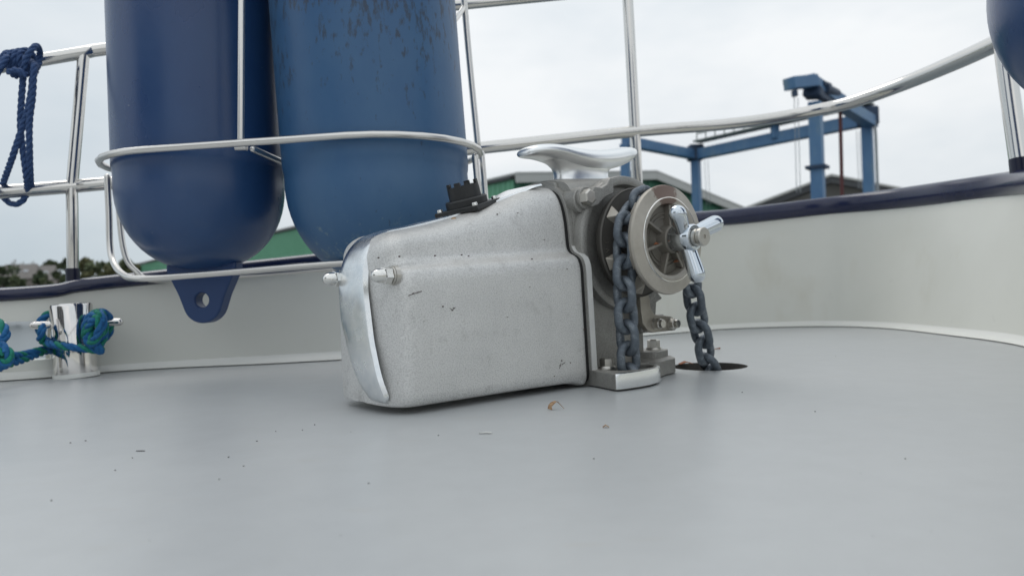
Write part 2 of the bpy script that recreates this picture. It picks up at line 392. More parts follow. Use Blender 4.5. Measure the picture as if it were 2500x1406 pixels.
def thing(name, label, cat, loc=(0, 0, 0), rz=0, group=None):
    o = bpy.data.objects.new(name, None); COL.objects.link(o); o.location = loc; o.rotation_euler = (0, 0, rz); o.empty_display_size = .05
    o['label'] = label; o['category'] = cat
    if group: o['group'] = group
    PM[o.name] = Matrix.Translation(Vector(loc)) @ Matrix.Rotation(rz, 4, 'Z')
    return o
def tag(o, label, cat, group=None):
    o['label'] = label; o['category'] = cat
    if group: o['group'] = group
    return o

# ------------------------------------------------------------ hull: plan of the foredeck
# (deck x, deck y, cap x, cap y, cap z centre, cap height)
FA = Vector((.766, .643)); FP = Vector((-.643, .766)); FC = Vector((-.151, .835))
rows = []
def aft(al, pe, z): # a point given along / across the centre line
    p = FC+FA*al+FP*pe; q = p+FP*(.03 if pe > 0 else -.03); return (p.x, p.y, q.x, q.y, z, .03)
rows += [aft(-3.2, 1.38, .14), aft(-1.9, 1.27, .14), aft(-.9, 1.04, .14)]
meas = [((0, 932), 1.315, 702, 738, 0), ((200, 915), 1.368, 679, 714, 200), ((400, 901), 1.425, 657, 693, 400), ((740, 885), 1.534, 622, 659, 740), ((1150, 858), 1.69, 576, 614, 1150),
        ((1640, 815), 1.915, 522, 560, 1640), ((1800, 803), 2.00, 508, 549, 1800), ((2000, 798), 2.00, 483, 528, 2000), ((2150, 802), 1.89, 464, 517, 2150), ((2300, 818), 1.68, 442, 502, 2300), ((2500, 848), 1.40, 412, 478, 2500)]
for (dx, dy), d, yt, yb, x in meas:
    g = on_z(dx, dy); t, b = at(x, yt, d), at(x, yb, d)
    rows.append((g.x, g.y, t.x, t.y, (t.z+b.z)/2, t.z-b.z))
rows += [aft(.62, -.53, .238), aft(.256, -.64, .19), aft(-.282, -.84, .165), aft(-.5, -.92, .15), aft(-.9, -1.04, .14), aft(-1.9, -1.27, .14), aft(-3.2, -1.38, .14)]
HULL = catmull(rows, 8)
nH = len(HULL)
def hn(i, k):
    a = Vector(HULL[max(0, i-1)][k:k+2]); b = Vector(HULL[min(nH-1, i+1)][k:k+2]); t = (b-a).normalized(); return Vector((-t.y, t.x))

# deck sheet with the chain-pipe hole
HOLE = WO+EL*.533+EW*(-.012); HR = .056
bm = bmesh.new()
outer = [bm.verts.new((h[0]+hn(i, 0).x*.012, h[1]+hn(i, 0).y*.012, 0)) for i, h in enumerate(HULL)]
ring = [bm.verts.new((HOLE.x+HR*math.cos(2*PI*k/48), HOLE.y+HR*math.sin(2*PI*k/48), 0)) for k in range(48)]
es = [bm.edges.new((outer[i], outer[(i+1) % nH])) for i in range(nH)]+[bm.edges.new((ring[i], ring[(i+1) % 48])) for i in range(48)]
bmesh.ops.triangle_fill(bm, edges=es, use_beauty=True)
for f in bm.faces:
    f.normal_update()
    if f.normal.z < 0: f.normal_flip()
    f.material_index = 0
low = [bm.verts.new((v.co.x, v.co.y, -.012)) for v in ring]; low2 = [bm.verts.new((v.co.x, v.co.y, -.3)) for v in ring]
for i in range(48):
    j = (i+1) % 48
    f = bm.faces.new((ring[j], ring[i], low[i], low[j])); f.material_index = 1
    f = bm.faces.new((low[j], low[i], low2[i], low2[j])); f.material_index = 2
f = bm.faces.new(low2); f.material_index = 2
me = bpy.data.meshes.new('deck'); bm.to_mesh(me); bm.free()
for m in (M_deck, M_hole, M_dark): me.materials.append(m)
deck = bpy.data.objects.new('deck', me); COL.objects.link(deck); deck['kind'] = 'structure'

# bulwark: panel with a fairlead opening on the far side, white cove, navy capping
bul = thing('bulwark', 'off-white painted bulwark round the foredeck with navy blue capping', 'bulwark', (HULL[40][0], HULL[40][1], 0))
opA, opB = at(-150, 800, 1.27).x, at(138, 800, 1.318).x
OZ0, OZ1 = .032, .101
cols = []; prev = None
samp = []
for i, h in enumerate(HULL):
    samp.append((h, hn(i, 0)))
def lerp(a, b, t): return tuple(x+(y-x)*t for x, y in zip(a, b))
dense = []
for i in range(nH-1):
    h0, n0 = samp[i]; h1, n1 = samp[i+1]
    dense.append((h0, n0))
    if h0[1] > .8:
        cuts = sorted((X-h0[0])/(h1[0]-h0[0]) for X in (opA, opB) if (h0[0]-X)*(h1[0]-X) < 0 and h0[0] < -.5)
        for t in cuts: dense.append((lerp(h0, h1, t), n0.lerp(n1, t).normalized()))
dense.append(samp[-1])
pan = MB(); TH = .035; COVE = .02
levels = ['b', OZ0, OZ1, 't']
idx = {}
for i, (h, n) in enumerate(dense):
    d = Vector(h[0:2]); c = Vector(h[2:4]); zt = h[4]
    for side in (0, 1):
        for k, lv in enumerate(levels):
            z = .0 if lv == 'b' else (zt if lv == 't' else lv)
            t = max(0, z/zt); p = d.lerp(c, t)+n*(COVE*.9*(1-t)+.0+side*TH)
            idx[i, side, k] = len(pan.v); pan.v.append(Vector((p.x, p.y, z)))
for i in range(len(dense)-1):
    xm = (dense[i][0][0]+dense[i+1][0][0])/2; ym = dense[i][0][1]
    opening = opA < xm < opB and ym > .8
    for side in (0, 1):
        for k in range(3):
            if opening and k == 1: continue
            q = (idx[i, side, k], idx[i+1, side, k], idx[i+1, side, k+1], idx[i, side, k+1]); pan.f.append(q if side == 0 else q[::-1])
    q = (idx[i, 0, 3], idx[i+1, 0, 3], idx[i+1, 1, 3], idx[i, 1, 3]); pan.f.append(q)
    if opening:
        pan.f.append((idx[i, 0, 1], idx[i+1, 0, 1], idx[i+1, 1, 1], idx[i, 1, 1])); pan.f.append((idx[i, 0, 2], idx[i, 1, 2], idx[i+1, 1, 2], idx[i+1, 0, 2]))
    for ii in (i, i+1):
        X = dense[ii][0][0]
        if opening and (abs(X-opA) < 1e-6 or abs(X-opB) < 1e-6): pan.f.append((idx[ii, 0, 1], idx[ii, 0, 2], idx[ii, 1, 2], idx[ii, 1, 1]))
pan.build('panel', M_wall, bul, smooth=30)
cv = MB(); secs = []
for i, (h, n) in enumerate(dense):
    d = Vector(h[0:2]); c = Vector(h[2:4]); dd = (c-d)/h[4]
    q = []
    for k in range(7):
        a = k/6*PI/2
        u = COVE*math.sin(a); z = COVE*(1-math.cos(a)); p = d+n*(u*.97)+dd*z*.9
        q.append(Vector((p.x, p.y, z+.002)))
    p = d+n*(COVE+.006); q += [Vector((p.x, p.y, COVE-.004)), Vector((p.x, p.y, .0015))]
    secs.append(q)
cv.loft(secs); cv.build('cove_fillet', M_cove, bul, smooth=50)
cp = MB(); secs = []
for i, h in enumerate(HULL):
    n = hn(i, 2); c = Vector((h[2]+n.x*.012, h[3]+n.y*.012, h[4]))
    q = []
    for k in range(16):
        a = 2*PI*k/16; ca, sa = math.cos(a), math.sin(a); f = lambda v: math.copysign(abs(v)**.75, v)
        q.append(c+Vector((n.x, n.y, 0))*(.028*f(ca))+Vector((0, 0, h[5]/2*f(sa))))
    secs.append(q)
cp.loft(secs); cp.build('capping', M_navy, bul, smooth=60)

# hull topsides below the bulwark
hs = MB(); secs = []
for i, h in enumerate(HULL):
    n = hn(i, 0); secs.append([Vector((h[0]+n.x*(.03+COVE), h[1]+n.y*(.03+COVE), .012)), Vector((h[0]-n.x*.15, h[1]-n.y*.15, -1.75))])
hs.loft(secs, closed=False); hs.build('topside', M_navy, bul, smooth=60)

# ------------------------------------------------------------ guard rail
rail = thing('guard_rail', 'tubular stainless steel guard rail with posts standing on the navy capping', 'railing', at(178, 672, 1.4))
RR = .0118
def pipe(name, pts, r=RR, n=8, m=M_steel, parent=rail, seg=16, smooth_path=True):
    p = catmull([tuple(v) for v in pts], n) if smooth_path and len(pts) > 2 else pts
    return MB().tube(p, r, seg, round_end=True).build(name, m, parent, smooth=60)
top = [at(-300, 205, 1.15), at(-30, 168, 1.33), at(205, 129, 1.395), at(262, 120, 1.41), at(700, 62, 1.5), at(1110, 14, 1.63), at(1400, -14, 1.78), at(1530, -30, 1.86), at(2000, -120, 1.98), at(2250, -190, 1.78), at(2440, -260, 1.5)]
pipe('top_rail', top)
mid = [at(-300, 490, 1.15), at(-30, 471, 1.33), at(170, 456, 1.395), at(260, 448, 1.41), at(700, 408, 1.5), at(1170, 362, 1.66), at(1545, 322, 1.86), at(1760, 305, 1.95), at(1900, 287, 1.99), at(2000, 268, 1.985), at(2080, 250, 1.94), at(2200, 207, 1.83), at(2330, 153, 1.65), at(2450, 98, 1.475)]
pipe('middle_rail', mid, [.0126+.0030*max(0, min(1, (i-24)/40))+.0026*max(0, min(1, (i-66)/30)) for i in range(8*13+1)])
pipe('post', [at(205, 128, 1.395), at(200, 180, 1.395), at(177, 438, 1.395), at(175, 470, 1.395), at(176, 500, 1.395), at(178, 690, 1.40)], .0104, smooth_path=False)
pipe('post', [at(1531, -30, 1.865), at(1550, 322, 1.865), at(1560, 540, 1.90)], .0138)
pipe('post', [at(2420, -260, 1.48), at(2449, 98, 1.475), at(2496, 445, 1.435)], .0175)
for (a, b, r) in ((at(177, 655, 1.399), at(178.5, 700, 1.40), .0122), (at(2490, 388, 1.44), at(2497, 455, 1.434), .0192)):
    MB().tube([a, b], r, 18).build('post_sleeve', M_navy_sleeve, rail, smooth=60)
# starboard continuation behind the camera
sb = [Vector((*(FC+FA*al+FP*pe), z)) for al, pe, z in ((1.02, -.42, .66), (.62, -.60, .62), (.25, -.72, .60), (-.3, -.93, .57), (-.9, -1.12, .55), (-2, -1.32, .55))]
pipe('top_rail', [top[-1]]+sb)
sb2 = [v-Vector((0, 0, .25)) for v in sb[2:]]
for v in sb[1:]: MB().tube([v, v-Vector((0, 0, .44))], .0118, 12).build('post', M_steel, rail, smooth=60)

# ------------------------------------------------------------ fender basket
FD1, FD2 = Vector((-.5056, 1.22, 0)), Vector((-.2005, 1.18, 0))
bas = thing('fender_basket', 'thin stainless steel rod basket holding two blue fenders', 'fender basket', (FD1+FD2)/2+Vector((0, 0, .17)))
def stadium(z, r, n=14, r2=None):
    r1, r = r, r2 or r
    ax = (FD2-FD1).normalized(); pr = Vector((-ax.y, ax.x, 0)); pts = []
    for k in range(n+1):
        a = -PI/2+PI*k/n; pts.append(FD2+ax*(r*math.cos(a))+pr*(r*math.sin(a))+Vector((0, 0, z)))
    for k in range(n+1):
        a = PI/2+PI*k/n; pts.append(FD1+ax*(r1*math.cos(a))+pr*(r1*math.sin(a))+Vector((0, 0, z)))
    return pts
QR = .0049
ZR = .349
for z in (ZR, .64): MB().tube(stadium(z, .148, r2=.157), QR+.0006, 12, closed=True).build('hoop', M_rod, bas, smooth=60)
def rod(pts, r=QR, name='rod'): return pipe(name, pts, r, 8, M_rod, bas, 12)
f590 = at(590, 358, 1.07)
rod([f590+Vector((0, -.004, 0)), at(590, -60, 1.07)], name='upright')
rod([f590+Vector((.012, .012, -.002)), Vector((-.352, 1.365, ZR-.003))], name='divider')
rod([at(1166, 352, 1.32), at(1146, 150, 1.32), at(1131, -20, 1.32)], .0058, name='upright')
rod([at(1133, 18, 1.32), at(1118, 40, 1.25), at(1102, 60, 1.2)], .0045, name='strut')
rod([at(262, 432, 1.252), at(266, 520, 1.252), at(268, 595, 1.25), at(276, 638, 1.235), at(298, 668, 1.19), at(340, 680, 1.155), at(480, 671, 1.14), at(850, 641, 1.095), at(1060, 628, 1.09), at(1150, 600, 1.11), at(1172, 545, 1.15), at(1168, 470, 1.155), at(1160, 383, 1.155)], .0052, name='lower_frame')
rod([at(285, 440, 1.37), at(300, 600, 1.37), at(330, 660, 1.37), at(400, 684, 1.37), at(700, 664, 1.36), at(1000, 640, 1.33), at(1150, 610, 1.3), at(1188, 560, 1.29), at(1184, 470, 1.29), at(1176, 375, 1.29)], .0052, name='lower_frame')
for p in (at(1176, 372, 1.25), at(1172, 410, 1.27)): pass
MB().tube([f590+Vector((-.008, -.002, 0)), f590+Vector((.008, -.002, 0))], .0066, 12).build('weld', M_rod, bas)

# ------------------------------------------------------------ fenders
def fender(name, label, c, R, zb, ztop, m, lugdir, lug=True, group='blue cylindrical boat fenders', lean=(0, 0)):
    t = thing(name, label, 'fender', (c[0], c[1], zb), 0, group)
    prof = [(0.0001, ztop+.13), (.03, ztop+.125), (R*.5, ztop+.10), (R*.85, ztop+.05), (R*.985, ztop+.01), (R, ztop-.02)]
    H = R*1.02; zl_ = zb; zb = zb+(.006 if lug else 0)
    # moulded step where the shell meets the cap
    prof += [(R, zb+H+.032), (R*.992, zb+H+.024), (R*.984, zb+H+.018), (R*.988, zb+H)]
    for k in range(1, 15):
        a = PI/2*k/15; prof.append((R*.988*math.cos(a)**.86, zb+H-H*math.sin(a)))
    prof.append((.0001, zb))
    b = MB().revolve(prof, (c[0], c[1], 0), (0, 0, 1), 72)
    for v in b.v: v.x += lean[0]*(v.z-zb); v.y += lean[1]*(v.z-zb)
    b.build('body', m, t, smooth=30); zb = zl_
    if lug:
        u = Vector((math.cos(lugdir), math.sin(lugdir), 0)); nrm = Vector((-u.y, u.x, 0)); o = Vector((c[0], c[1], 0))
        out = [(-.066, zb+.018), (-.053, zb-.010), (-.041, zb-.034)]
        cz = zb-.047
        for k in range(0, 13):
            a = PI+.40+(PI-.80)*k/12; out.append((.034*math.cos(a), cz+.034*math.sin(a)))
        out += [(.041, zb-.034), (.053, zb-.010), (.066, zb+.018)]
        n = 64; hc = Vector((0, cz+.004)); hin = []; hout = []; P3 = lambda q: o+u*q[0]+Vector((0, 0, q[1]))
        for k in range(n):
            dr = Vector((math.cos(2*PI*k/n), math.sin(2*PI*k/n))); best = None
            for (ax_, az_), (bx_, bz_) in zip(out, out[1:]+out[:1]):
                ex, ez_ = bx_-ax_, bz_-az_; den = dr.x*ez_-dr.y*ex
                if abs(den) < 1e-12: continue
                tt = ((ax_-hc.x)*ez_-(az_-hc.y)*ex)/den; ss = ((ax_-hc.x)*dr.y-(az_-hc.y)*dr.x)/den
                if tt > 0 and -1e-6 <= ss <= 1+1e-6: best = tt if best is None else max(best, tt)
            hin.append(hc+dr*.0120); hout.append(hc+dr*best)
        th = .013; lm = MB()
        lm.loft([[P3(q)-nrm*th for q in hin], [P3(q)-nrm*th for q in hout], [P3(q)+nrm*th for q in hout], [P3(q)+nrm*th for q in hin]], loop=True)
        lm.build('lug', M_lug, t, smooth=35, bevel=.003)
    return t
fender('fender', 'glossy navy blue fender, left of the two standing in the rod basket', FD1, .1326, .171, .95, M_fend0, math.radians(-8))
fender('fender', 'paler weathered blue fender with black mildew flecks, right one in the basket', FD2, .1455, .143, .95, M_fend1, math.radians(20), lean=(-.045, 0))
c3 = at(2775, -36, .86)
fender('fender', 'dark navy fender hanging at the top right corner above the capping', (c3.x, c3.y), .149, c3.z-.152, c3.z+.5, M_fend0, .6)

# ------------------------------------------------------------ ropes
def rope(t, path, r, pitch, mats, phase=0, n=10, step=.0022):
    P = [Vector(p) for p in catmull([tuple(v) for v in path], n)]
    d = [0]
    for a, b in zip(P, P[1:]): d.append(d[-1]+(b-a).length)
    m = max(8, int(d[-1]/step)); Q = []; j = 0
    for i in range(m+1):
        s = d[-1]*i/m
        while j < len(d)-2 and d[j+1] < s: j += 1
        k = (s-d[j])/max(1e-9, d[j+1]-d[j]); Q.append(P[j].lerp(P[j+1], min(1, k)))
    T = [(Q[min(m, i+1)]-Q[max(0, i-1)]).normalized() for i in range(m+1)]
    up = Vector((0, 0, 1)) if abs(T[0].z) < .9 else Vector((1, 0, 0)); nn = (up-T[0]*up.dot(T[0])).normalized()
    st = [[] for _ in mats]
    for i in range(m+1):
        nn = (nn-T[i]*nn.dot(T[i])).normalized(); bb = T[i].cross(nn); s = d[-1]*i/m
        for k in range(len(mats)):
            a = phase+2*PI*k/len(mats)+2*PI*s/pitch; st[k].append(Q[i]+(nn*math.cos(a)+bb*math.sin(a))*r*.47)
    for k, mm in enumerate(mats): MB().tube(st[k], r*.56, 8).build('strand', mm, t, smooth=80)
RP = .0056
cr = thing('rope_coil', 'navy blue laid rope hitched round the top rail and hanging in loops', 'rope', at(50, 160, 1.35))
def wrap(cx, d, turns, adv, rr=.0205, ph=0, m=14):
    pts = []
    a0 = at(cx, 0, d); 
    for k in range(int(turns*m)+1):
        t = k/m; x = cx+adv*t; c = at(x, 163-.165*x, d+.00028*x); a = ph+2*PI*t
        pts.append(c+Vector((0, -math.cos(a)*rr, math.sin(a)*rr)))
    return pts
w1 = wrap(24, 1.325, 4, 13.5)
rope(cr, [at(-14, 190, 1.30), at(2, 165, 1.29), at(16, 140, 1.30)]+w1+[at(84, 160, 1.30), at(80, 185, 1.30), at(76, 225, 1.30), at(66, 275, 1.302), at(48, 330, 1.31), at(30, 385, 1.315), at(12, 435, 1.345), at(4, 465, 1.365), at(14, 488, 1.365), at(35, 499, 1.365), at(55, 490, 1.365), at(66, 468, 1.365), at(64, 430, 1.33), at(56, 370, 1.32), at(50, 310, 1.315), at(52, 250, 1.31), at(56, 195, 1.305), at(58, 165, 1.305)], RP, .034, [M_rope]*3, n=6)
rope(cr, [at(60, 185, 1.30), at(62, 150, 1.293), at(78, 122, 1.295), at(90, 113, 1.315), at(97, 128, 1.345), at(96, 150, 1.35), at(90, 165, 1.335), at(84, 160, 1.298), at(82, 190, 1.292), at(79, 240, 1.295), at(72, 300, 1.30), at(72, 370, 1.31), at(74, 430, 1.335), at(76, 455, 1.365)], RP, .034, [M_rope]*3, 1)
rope(cr, [at(20, 178, 1.29), at(36, 172, 1.287), at(52, 176, 1.288), at(66, 186, 1.292)], RP, .034, [M_rope]*3, 2)

# ------------------------------------------------------------ cross bollards and mooring line
BT = []
def bollard(label, base, topc):
    t = thing('bollard', label, 'bollard', base, 0, 'polished cross bollards by the bulwark opening')
    ax = (topc-base).normalized(); h = (topc-base).length
    MB().revolve([(.0001, .003), (.0338, .003), (.0340, .012), (.0340, .03), (.0335, h-.004), (.0318, h-.0005), (.0285, h+.0005), (.0275, h-.003), (.004, h-.004), (.0001, h-.004)], base, ax, 48).build('post', M_post, t, smooth=30)
    MB().revolve([(.0001, -.004), (.0366, -.004), (.0364, .0022), (.0352, .0035), (.0001, .0036)], base, ax, 40).build('base_ring', M_cove, t, smooth=50)
    side = Vector((.97, .22, 0)); c = base+ax*(h*.72)
    MB().tube([c-side*.062, c+side*.076], .0068, 16, round_end=True).build('cross_pin', M_post, t, smooth=50)
    return c, side
b0 = on_z(187, 913, 0); b0 = at(187, 914, 1.305); b0.z = .004
bc1, bside = bollard('polished steel cross bollard with blue-green rope, right of the bulwark opening', b0, at(173, 742, 1.305))
b1 = at(-112, 936, 1.18); b1.z = .004
bc2, _ = bollard('polished steel cross bollard at the left edge, only its pin tip showing', b1, at(-126, 745, 1.18))
ml = thing('mooring_rope', 'blue and green laid mooring line belayed round the steel bollards', 'rope', (b0.x, b0.y-.05, .04))
R2 = .0068; MT = [M_ropeb, M_ropeb, M_ropeg]
def bp(x, y, d): return at(x, y, d)
# turn round the post and the crossing over the pin ends
rope(ml, [bp(-90, 945, 1.08), bp(0, 897, 1.17), bp(60, 876, 1.235), bp(115, 856, 1.30), bp(160, 852, 1.345), bp(215, 840, 1.35), bp(262, 820, 1.335), bp(268, 780, 1.32), bp(250, 762, 1.30), bp(222, 770, 1.275), bp(208, 800, 1.265), bp(215, 835, 1.262), bp(238, 846, 1.258), bp(252, 825, 1.258), bp(250, 785, 1.262), bp(238, 762, 1.27)], R2, .043, MT)
rope(ml, [bp(236, 764, 1.262), bp(224, 790, 1.252), bp(222, 825, 1.247), bp(240, 848, 1.249), bp(247, 856, 1.256), bp(222, 853, 1.258), bp(180, 848, 1.255), bp(135, 842, 1.258), bp(112, 836, 1.275), bp(104, 822, 1.30), bp(96, 805, 1.305), bp(100, 783, 1.305), bp(116, 768, 1.31), bp(135, 764, 1.325)], R2, .043, MT, 1.2)
rope(ml, [bp(128, 842, 1.29), bp(116, 832, 1.285), bp(100, 830, 1.27), bp(102, 812, 1.262), bp(104, 795, 1.27)], R2, .043, MT, 2.2)
rope(ml, [bp(138, 862, 1.32), bp(112, 853, 1.29), bp(60, 865, 1.24), bp(28, 868, 1.20), bp(10, 858, 1.18), bp(0, 862, 1.17), bp(-40, 885, 1.15)], R2, .043, MT, .4)
rope(ml, [bp(-60, 770, 1.13), bp(-20, 780, 1.125), bp(6, 795, 1.12), bp(14, 815, 1.115), bp(6, 830, 1.112), bp(-14, 828, 1.11), bp(-26, 850, 1.11), bp(-10, 866, 1.108), bp(14, 872, 1.108), bp(20, 885, 1.11), bp(4, 892, 1.112), bp(-20, 885, 1.115), bp(-60, 880, 1.12)], R2, .043, MT, 1.5)
rope(ml, [bp(-40, 850, 1.105), bp(-10, 838, 1.10), bp(12, 850, 1.10), bp(24, 868, 1.10), bp(16, 884, 1.10), bp(-6, 880, 1.098), bp(-14, 862, 1.098), bp(2, 852, 1.097), bp(13, 862, 1.097)], R2, .043, MT, .9)
rope(ml, [bp(214, 800, 1.258), bp(226, 772, 1.246), bp(244, 768, 1.24), bp(252, 790, 1.24), bp(240, 822, 1.24), bp(224, 840, 1.245), bp(212, 822, 1.252), bp(222, 790, 1.24), bp(238, 776, 1.234), bp(243, 800, 1.234), bp(234, 826, 1.236), bp(222, 838, 1.244)], R2, .043, MT, 3.0)
rope(ml, [bp(240, 760, 1.258), bp(250, 775, 1.25), bp(256, 800, 1.252), bp(250, 830, 1.262)], R2, .043, MT, 2.6)

# ------------------------------------------------------------ windlass
win = thing('anchor_windlass', 'grey cast alloy anchor windlass bolted to the deck with chain over its wheel', 'windlass', WO, YAW)
P = lambda l, w, z: Vector((l, -w, z))
NEAR = Vector((0, -1, 0))      # local direction of the wheel axis, towards the near side
WID = .15
def kn(tab, x):
    if x <= tab[0][0]: return tab[0][1]
    for (a, p), (b, q) in zip(tab, tab[1:]):
        if x <= b: return p+(q-p)*(x-a)/(b-a)
    return tab[-1][1]
ZT = catmull([(-.03, .188), (0, .1965), (.05, .206), (.10, .2185), (.15, .2335), (.19, .249), (.215, .2585), (.26, .262)], 6)
ZL = [(0, .157), (.255, .1695)]; ZB = [(-.02, .0068), (.15, .0075), (.20, .0070), (.228, .0065), (.243, .002), (.26, .002)]
ST = [(0, .014), (.06, .019), (.255, .0225)]
def section(l, grow=0.0, inset=0.0, n=6, side=None, bot=.95):
    side = inset if side is None else side
    zt, zl, zb, s = kn(ZT, l), kn(ZL, l), kn(ZB, l), kn(ST, l)
    half = [(.055, zb+.001), (.022, zb), (.008, zb+.001), (.0025, zb+.0045), (.0003, zb+.011), (0, zb+.02), (0, zb+.06), (0, zl-.05), (0, zl-.022), (.0012, zl-.012), (.0045, zl-.0045), (.0105, zl), (s*.8, zl+.0035), (s, zl+.009), (s+.0015, zl+.018)]
    up = zt-(zl+.018)
    half += [(s+.003, zl+.018+up*.35), (s+.007, zl+.018+up*.62), (s+.014, zl+.018+up*.83), (s+.024, zl+.018+up*.95), (s+.036, zt-.0006), (.075, zt)]
    hh = catmull(half, 3)
    hh = hh[:-1]
    pts = [(d, z) for d, z in hh]+[(.075, zt)]+[(WID-d, z) for d, z in reversed(hh)]
    zc = (zb+zt)/2; out = []
    for d, z in pts:
        fd = 1-side/(WID/2)+grow/(WID/2); fz = 1-inset/((zt-zb)/2)*(.95 if z > (zt+zb)/2 else bot)+grow/((zt-zb)/2)
        dd = WID/2+(d-WID/2)*fd; z2 = zc+(z-zc)*fz
        out.append(P(l, -dd, z2))
    return out
def tilt(sec, base):
    # the seam between cover and gearbox leans a little: lower edge further back
    return [Vector((v.x+.006*(.17-v.z)/.17, v.y, v.z)) for v in sec]
RF = .026
secs = []
for l, si in catmull([(-.0248, .058), (-.0238, .044), (-.0212, .029), (-.0182, .018), (-.0148, .0100), (-.0108, .0048), (-.006, .0018), (0, .0004), (.010, 0)], 3):
    q = max(0, min(1, (.002-l)/RF)); secs.append(section(l, inset=RF*(1-math.sqrt(1-min(q, .999)**2)), side=si, bot=.10))
for l in [.02, .05, .08, .11, .14, .165, .185, .20, .212, .222, .230, .237, .2425, .247]: secs.append(tilt(section(l), 0) if l > .2 else [Vector((v.x+.006*(.17-v.z)/.17*max(0, min(1, l/.2)), v.y, v.z)) for v in section(l)])
secs.append(tilt(section(.2495, inset=.0012), 0)); secs.append(tilt(section(.2505, inset=.004), 0))
cover = MB().loft(secs).build('motor_cover', M_cast, win, smooth=50, local=True)
# polished raised band down the nose and over the top
path = [(-.0170, .0120), (-.0240, .0135), (-.0278, .023), (-.0315, .042), (-.0325, .07), (-.0325, .10), (-.032, .13), (-.030, .15), (-.0255, .168), (-.018, .182), (-.007, .1925), (.008, .199), (.03, .2035), (.06, .2105), (.10, .2205), (.14, .2325), (.17, .243), (.195, .2525), (.215, .2605), (.228, .2635)]
nearE = [(.008, -.030), (.0125, -.0245), (.018, -.0225), (.04, -.0285), (.08, -.041), (.128, -.050), (.155, -.0535), (.19, -.057), (.2, -.060)]
farE = [(.012, -.054), (.03, -.070), (.06, -.087), (.1, -.104), (.15, -.110), (.19, -.103), (.2, -.094)]
secs = []
pp = catmull(path, 4)
for i, (l, z) in enumerate(pp):
    a = pp[max(0, i-1)]; b = pp[min(len(pp)-1, i+1)]; t = Vector((b[0]-a[0], b[1]-a[1])).normalized(); nx, nz = -t.y, t.x
    if l < .0 or z < .19: wn_, wf = kn(nearE, z), kn(farE, z)
    else: wn_ = kn([(0, -.060), (.1, -.062), (.15, -.060), (.19, -.052), (.215, -.046), (.228, -.045)], l); wf = kn([(0, -.094), (.1, -.090), (.15, -.09), (.19, -.098), (.228, -.105)], l)
    hgt = min(1, .25+i/10)*kn([(-.03, .0055), (0, .0055), (.05, .0045), (.15, .004), (.19, .003), (.23, .0022)], l)
    mid_ = (wn_+wf)/2; hw = (wn_-wf)/2; q = []
    for u, k in ((1.06, -1.0), (1.0, -.06), (.93, .04), (.6, .11), (.2, .15), (-.2, .15), (-.6, .11), (-.93, .04), (-1.0, -.06), (-1.06, -1.0)):
        h = k*hgt; q.append(P(l+nx*h, mid_+hw*u, z+nz*h))
    secs.append(q)
MB().loft(secs).build('nose_band', M_pol, cover, smooth=38, local=True)
# dome nuts at the nose
def cap_nut(l, w, z):
    c = P(l, w, z); A = Vector((-1, 0, 0))
    nut = MB().hexa(c+A*.004, A, .0165, .009, .3).revolve([(.0078, .0125), (.0077, .0145), (.0075, .0175), (.0066, .021), (.0048, .0238), (.002, .0252), (.0001, .0255)], c, A, 28)
    o = nut.build('cap_nut', M_nut, cover, smooth=35, local=True)
    MB().revolve([(.0001, -.004), (.0105, -.004), (.0105, .0012), (.0001, .0012)], c, A, 28).build('washer', M_bolt, cover, smooth=35, local=True)
    MB().revolve([(.0001, .0014), (.0098, .0014), (.0098, .0036), (.0001, .0036)], c, A, 28).build('washer', M_bolt, cover, smooth=35, local=True)
cap_nut(-.0165, -.0135, .1475)
cap_nut(-.0205, -.117, .1475)
# black filler that paints the shade of the open gap at the seam
gs = [tilt(section(.2498, inset=.0028), 0), tilt(section(.2575, inset=.0028), 0)]
MB().loft(gs).build('seam_shade', M_gap, win, smooth=40, local=True)
# gearbox: flange, housing, round boss
def flange_sec(l, g, ins=0): return tilt(section(l-.0, grow=g, inset=ins), 0)
body = MB()
secs = [flange_sec(.2562, .0012, .0008), flange_sec(.2570, .0022), flange_sec(.2662, .0022), flange_sec(.2680, .0006)]
# flange outline sits proud of the cover so the bright rim shows
body.loft(secs)
def hsec(l, n0, top, foot=.0, taper=0.):
    pts = [(-n0-.02, foot), (-n0-.004, foot), (-n0, foot+.006), (-n0, .10), (-n0, top-.03), (-n0-.003, top-.014), (-n0-.012, top-.004), (-n0-.026, top), (-.075, top+.004), (-.125, top), (-.137, top-.014), (-.14, top-.03), (-.14, .1), (-.14, foot+.006), (-.136, foot)]
    return [P(l+taper*z, w, z) for w, z in catmull(pts, 3)]
flange = body.build('gearbox_flange', M_body, win, smooth=40, local=True)
secs = [hsec(l, n, t) for l, n, t in ((.2612, .023, .2695), (.275, .0235, .272), (.30, .024, .2745), (.33, .024, .277), (.36, .024, .279), (.385, .0245, .274), (.398, .027, .262), (.404, .034, .24))]
body = MB().loft(secs)
GC = (.3535, .1855)          # wheel axis (l, z)
gc = P(GC[0], 0, GC[1])
body.revolve([(.0001, -.10), (.088, -.10), (.0915, -.03), (.0925, -.0125), (.0918, -.010), (.0895, -.0088), (.083, -.0086), (.0805, -.0098), (.0785, -.014), (.0775, -.020), (.0001, -.020)], gc, NEAR, 72)
gbox = body.build('gearbox', M_body, win, smooth=38, local=True)
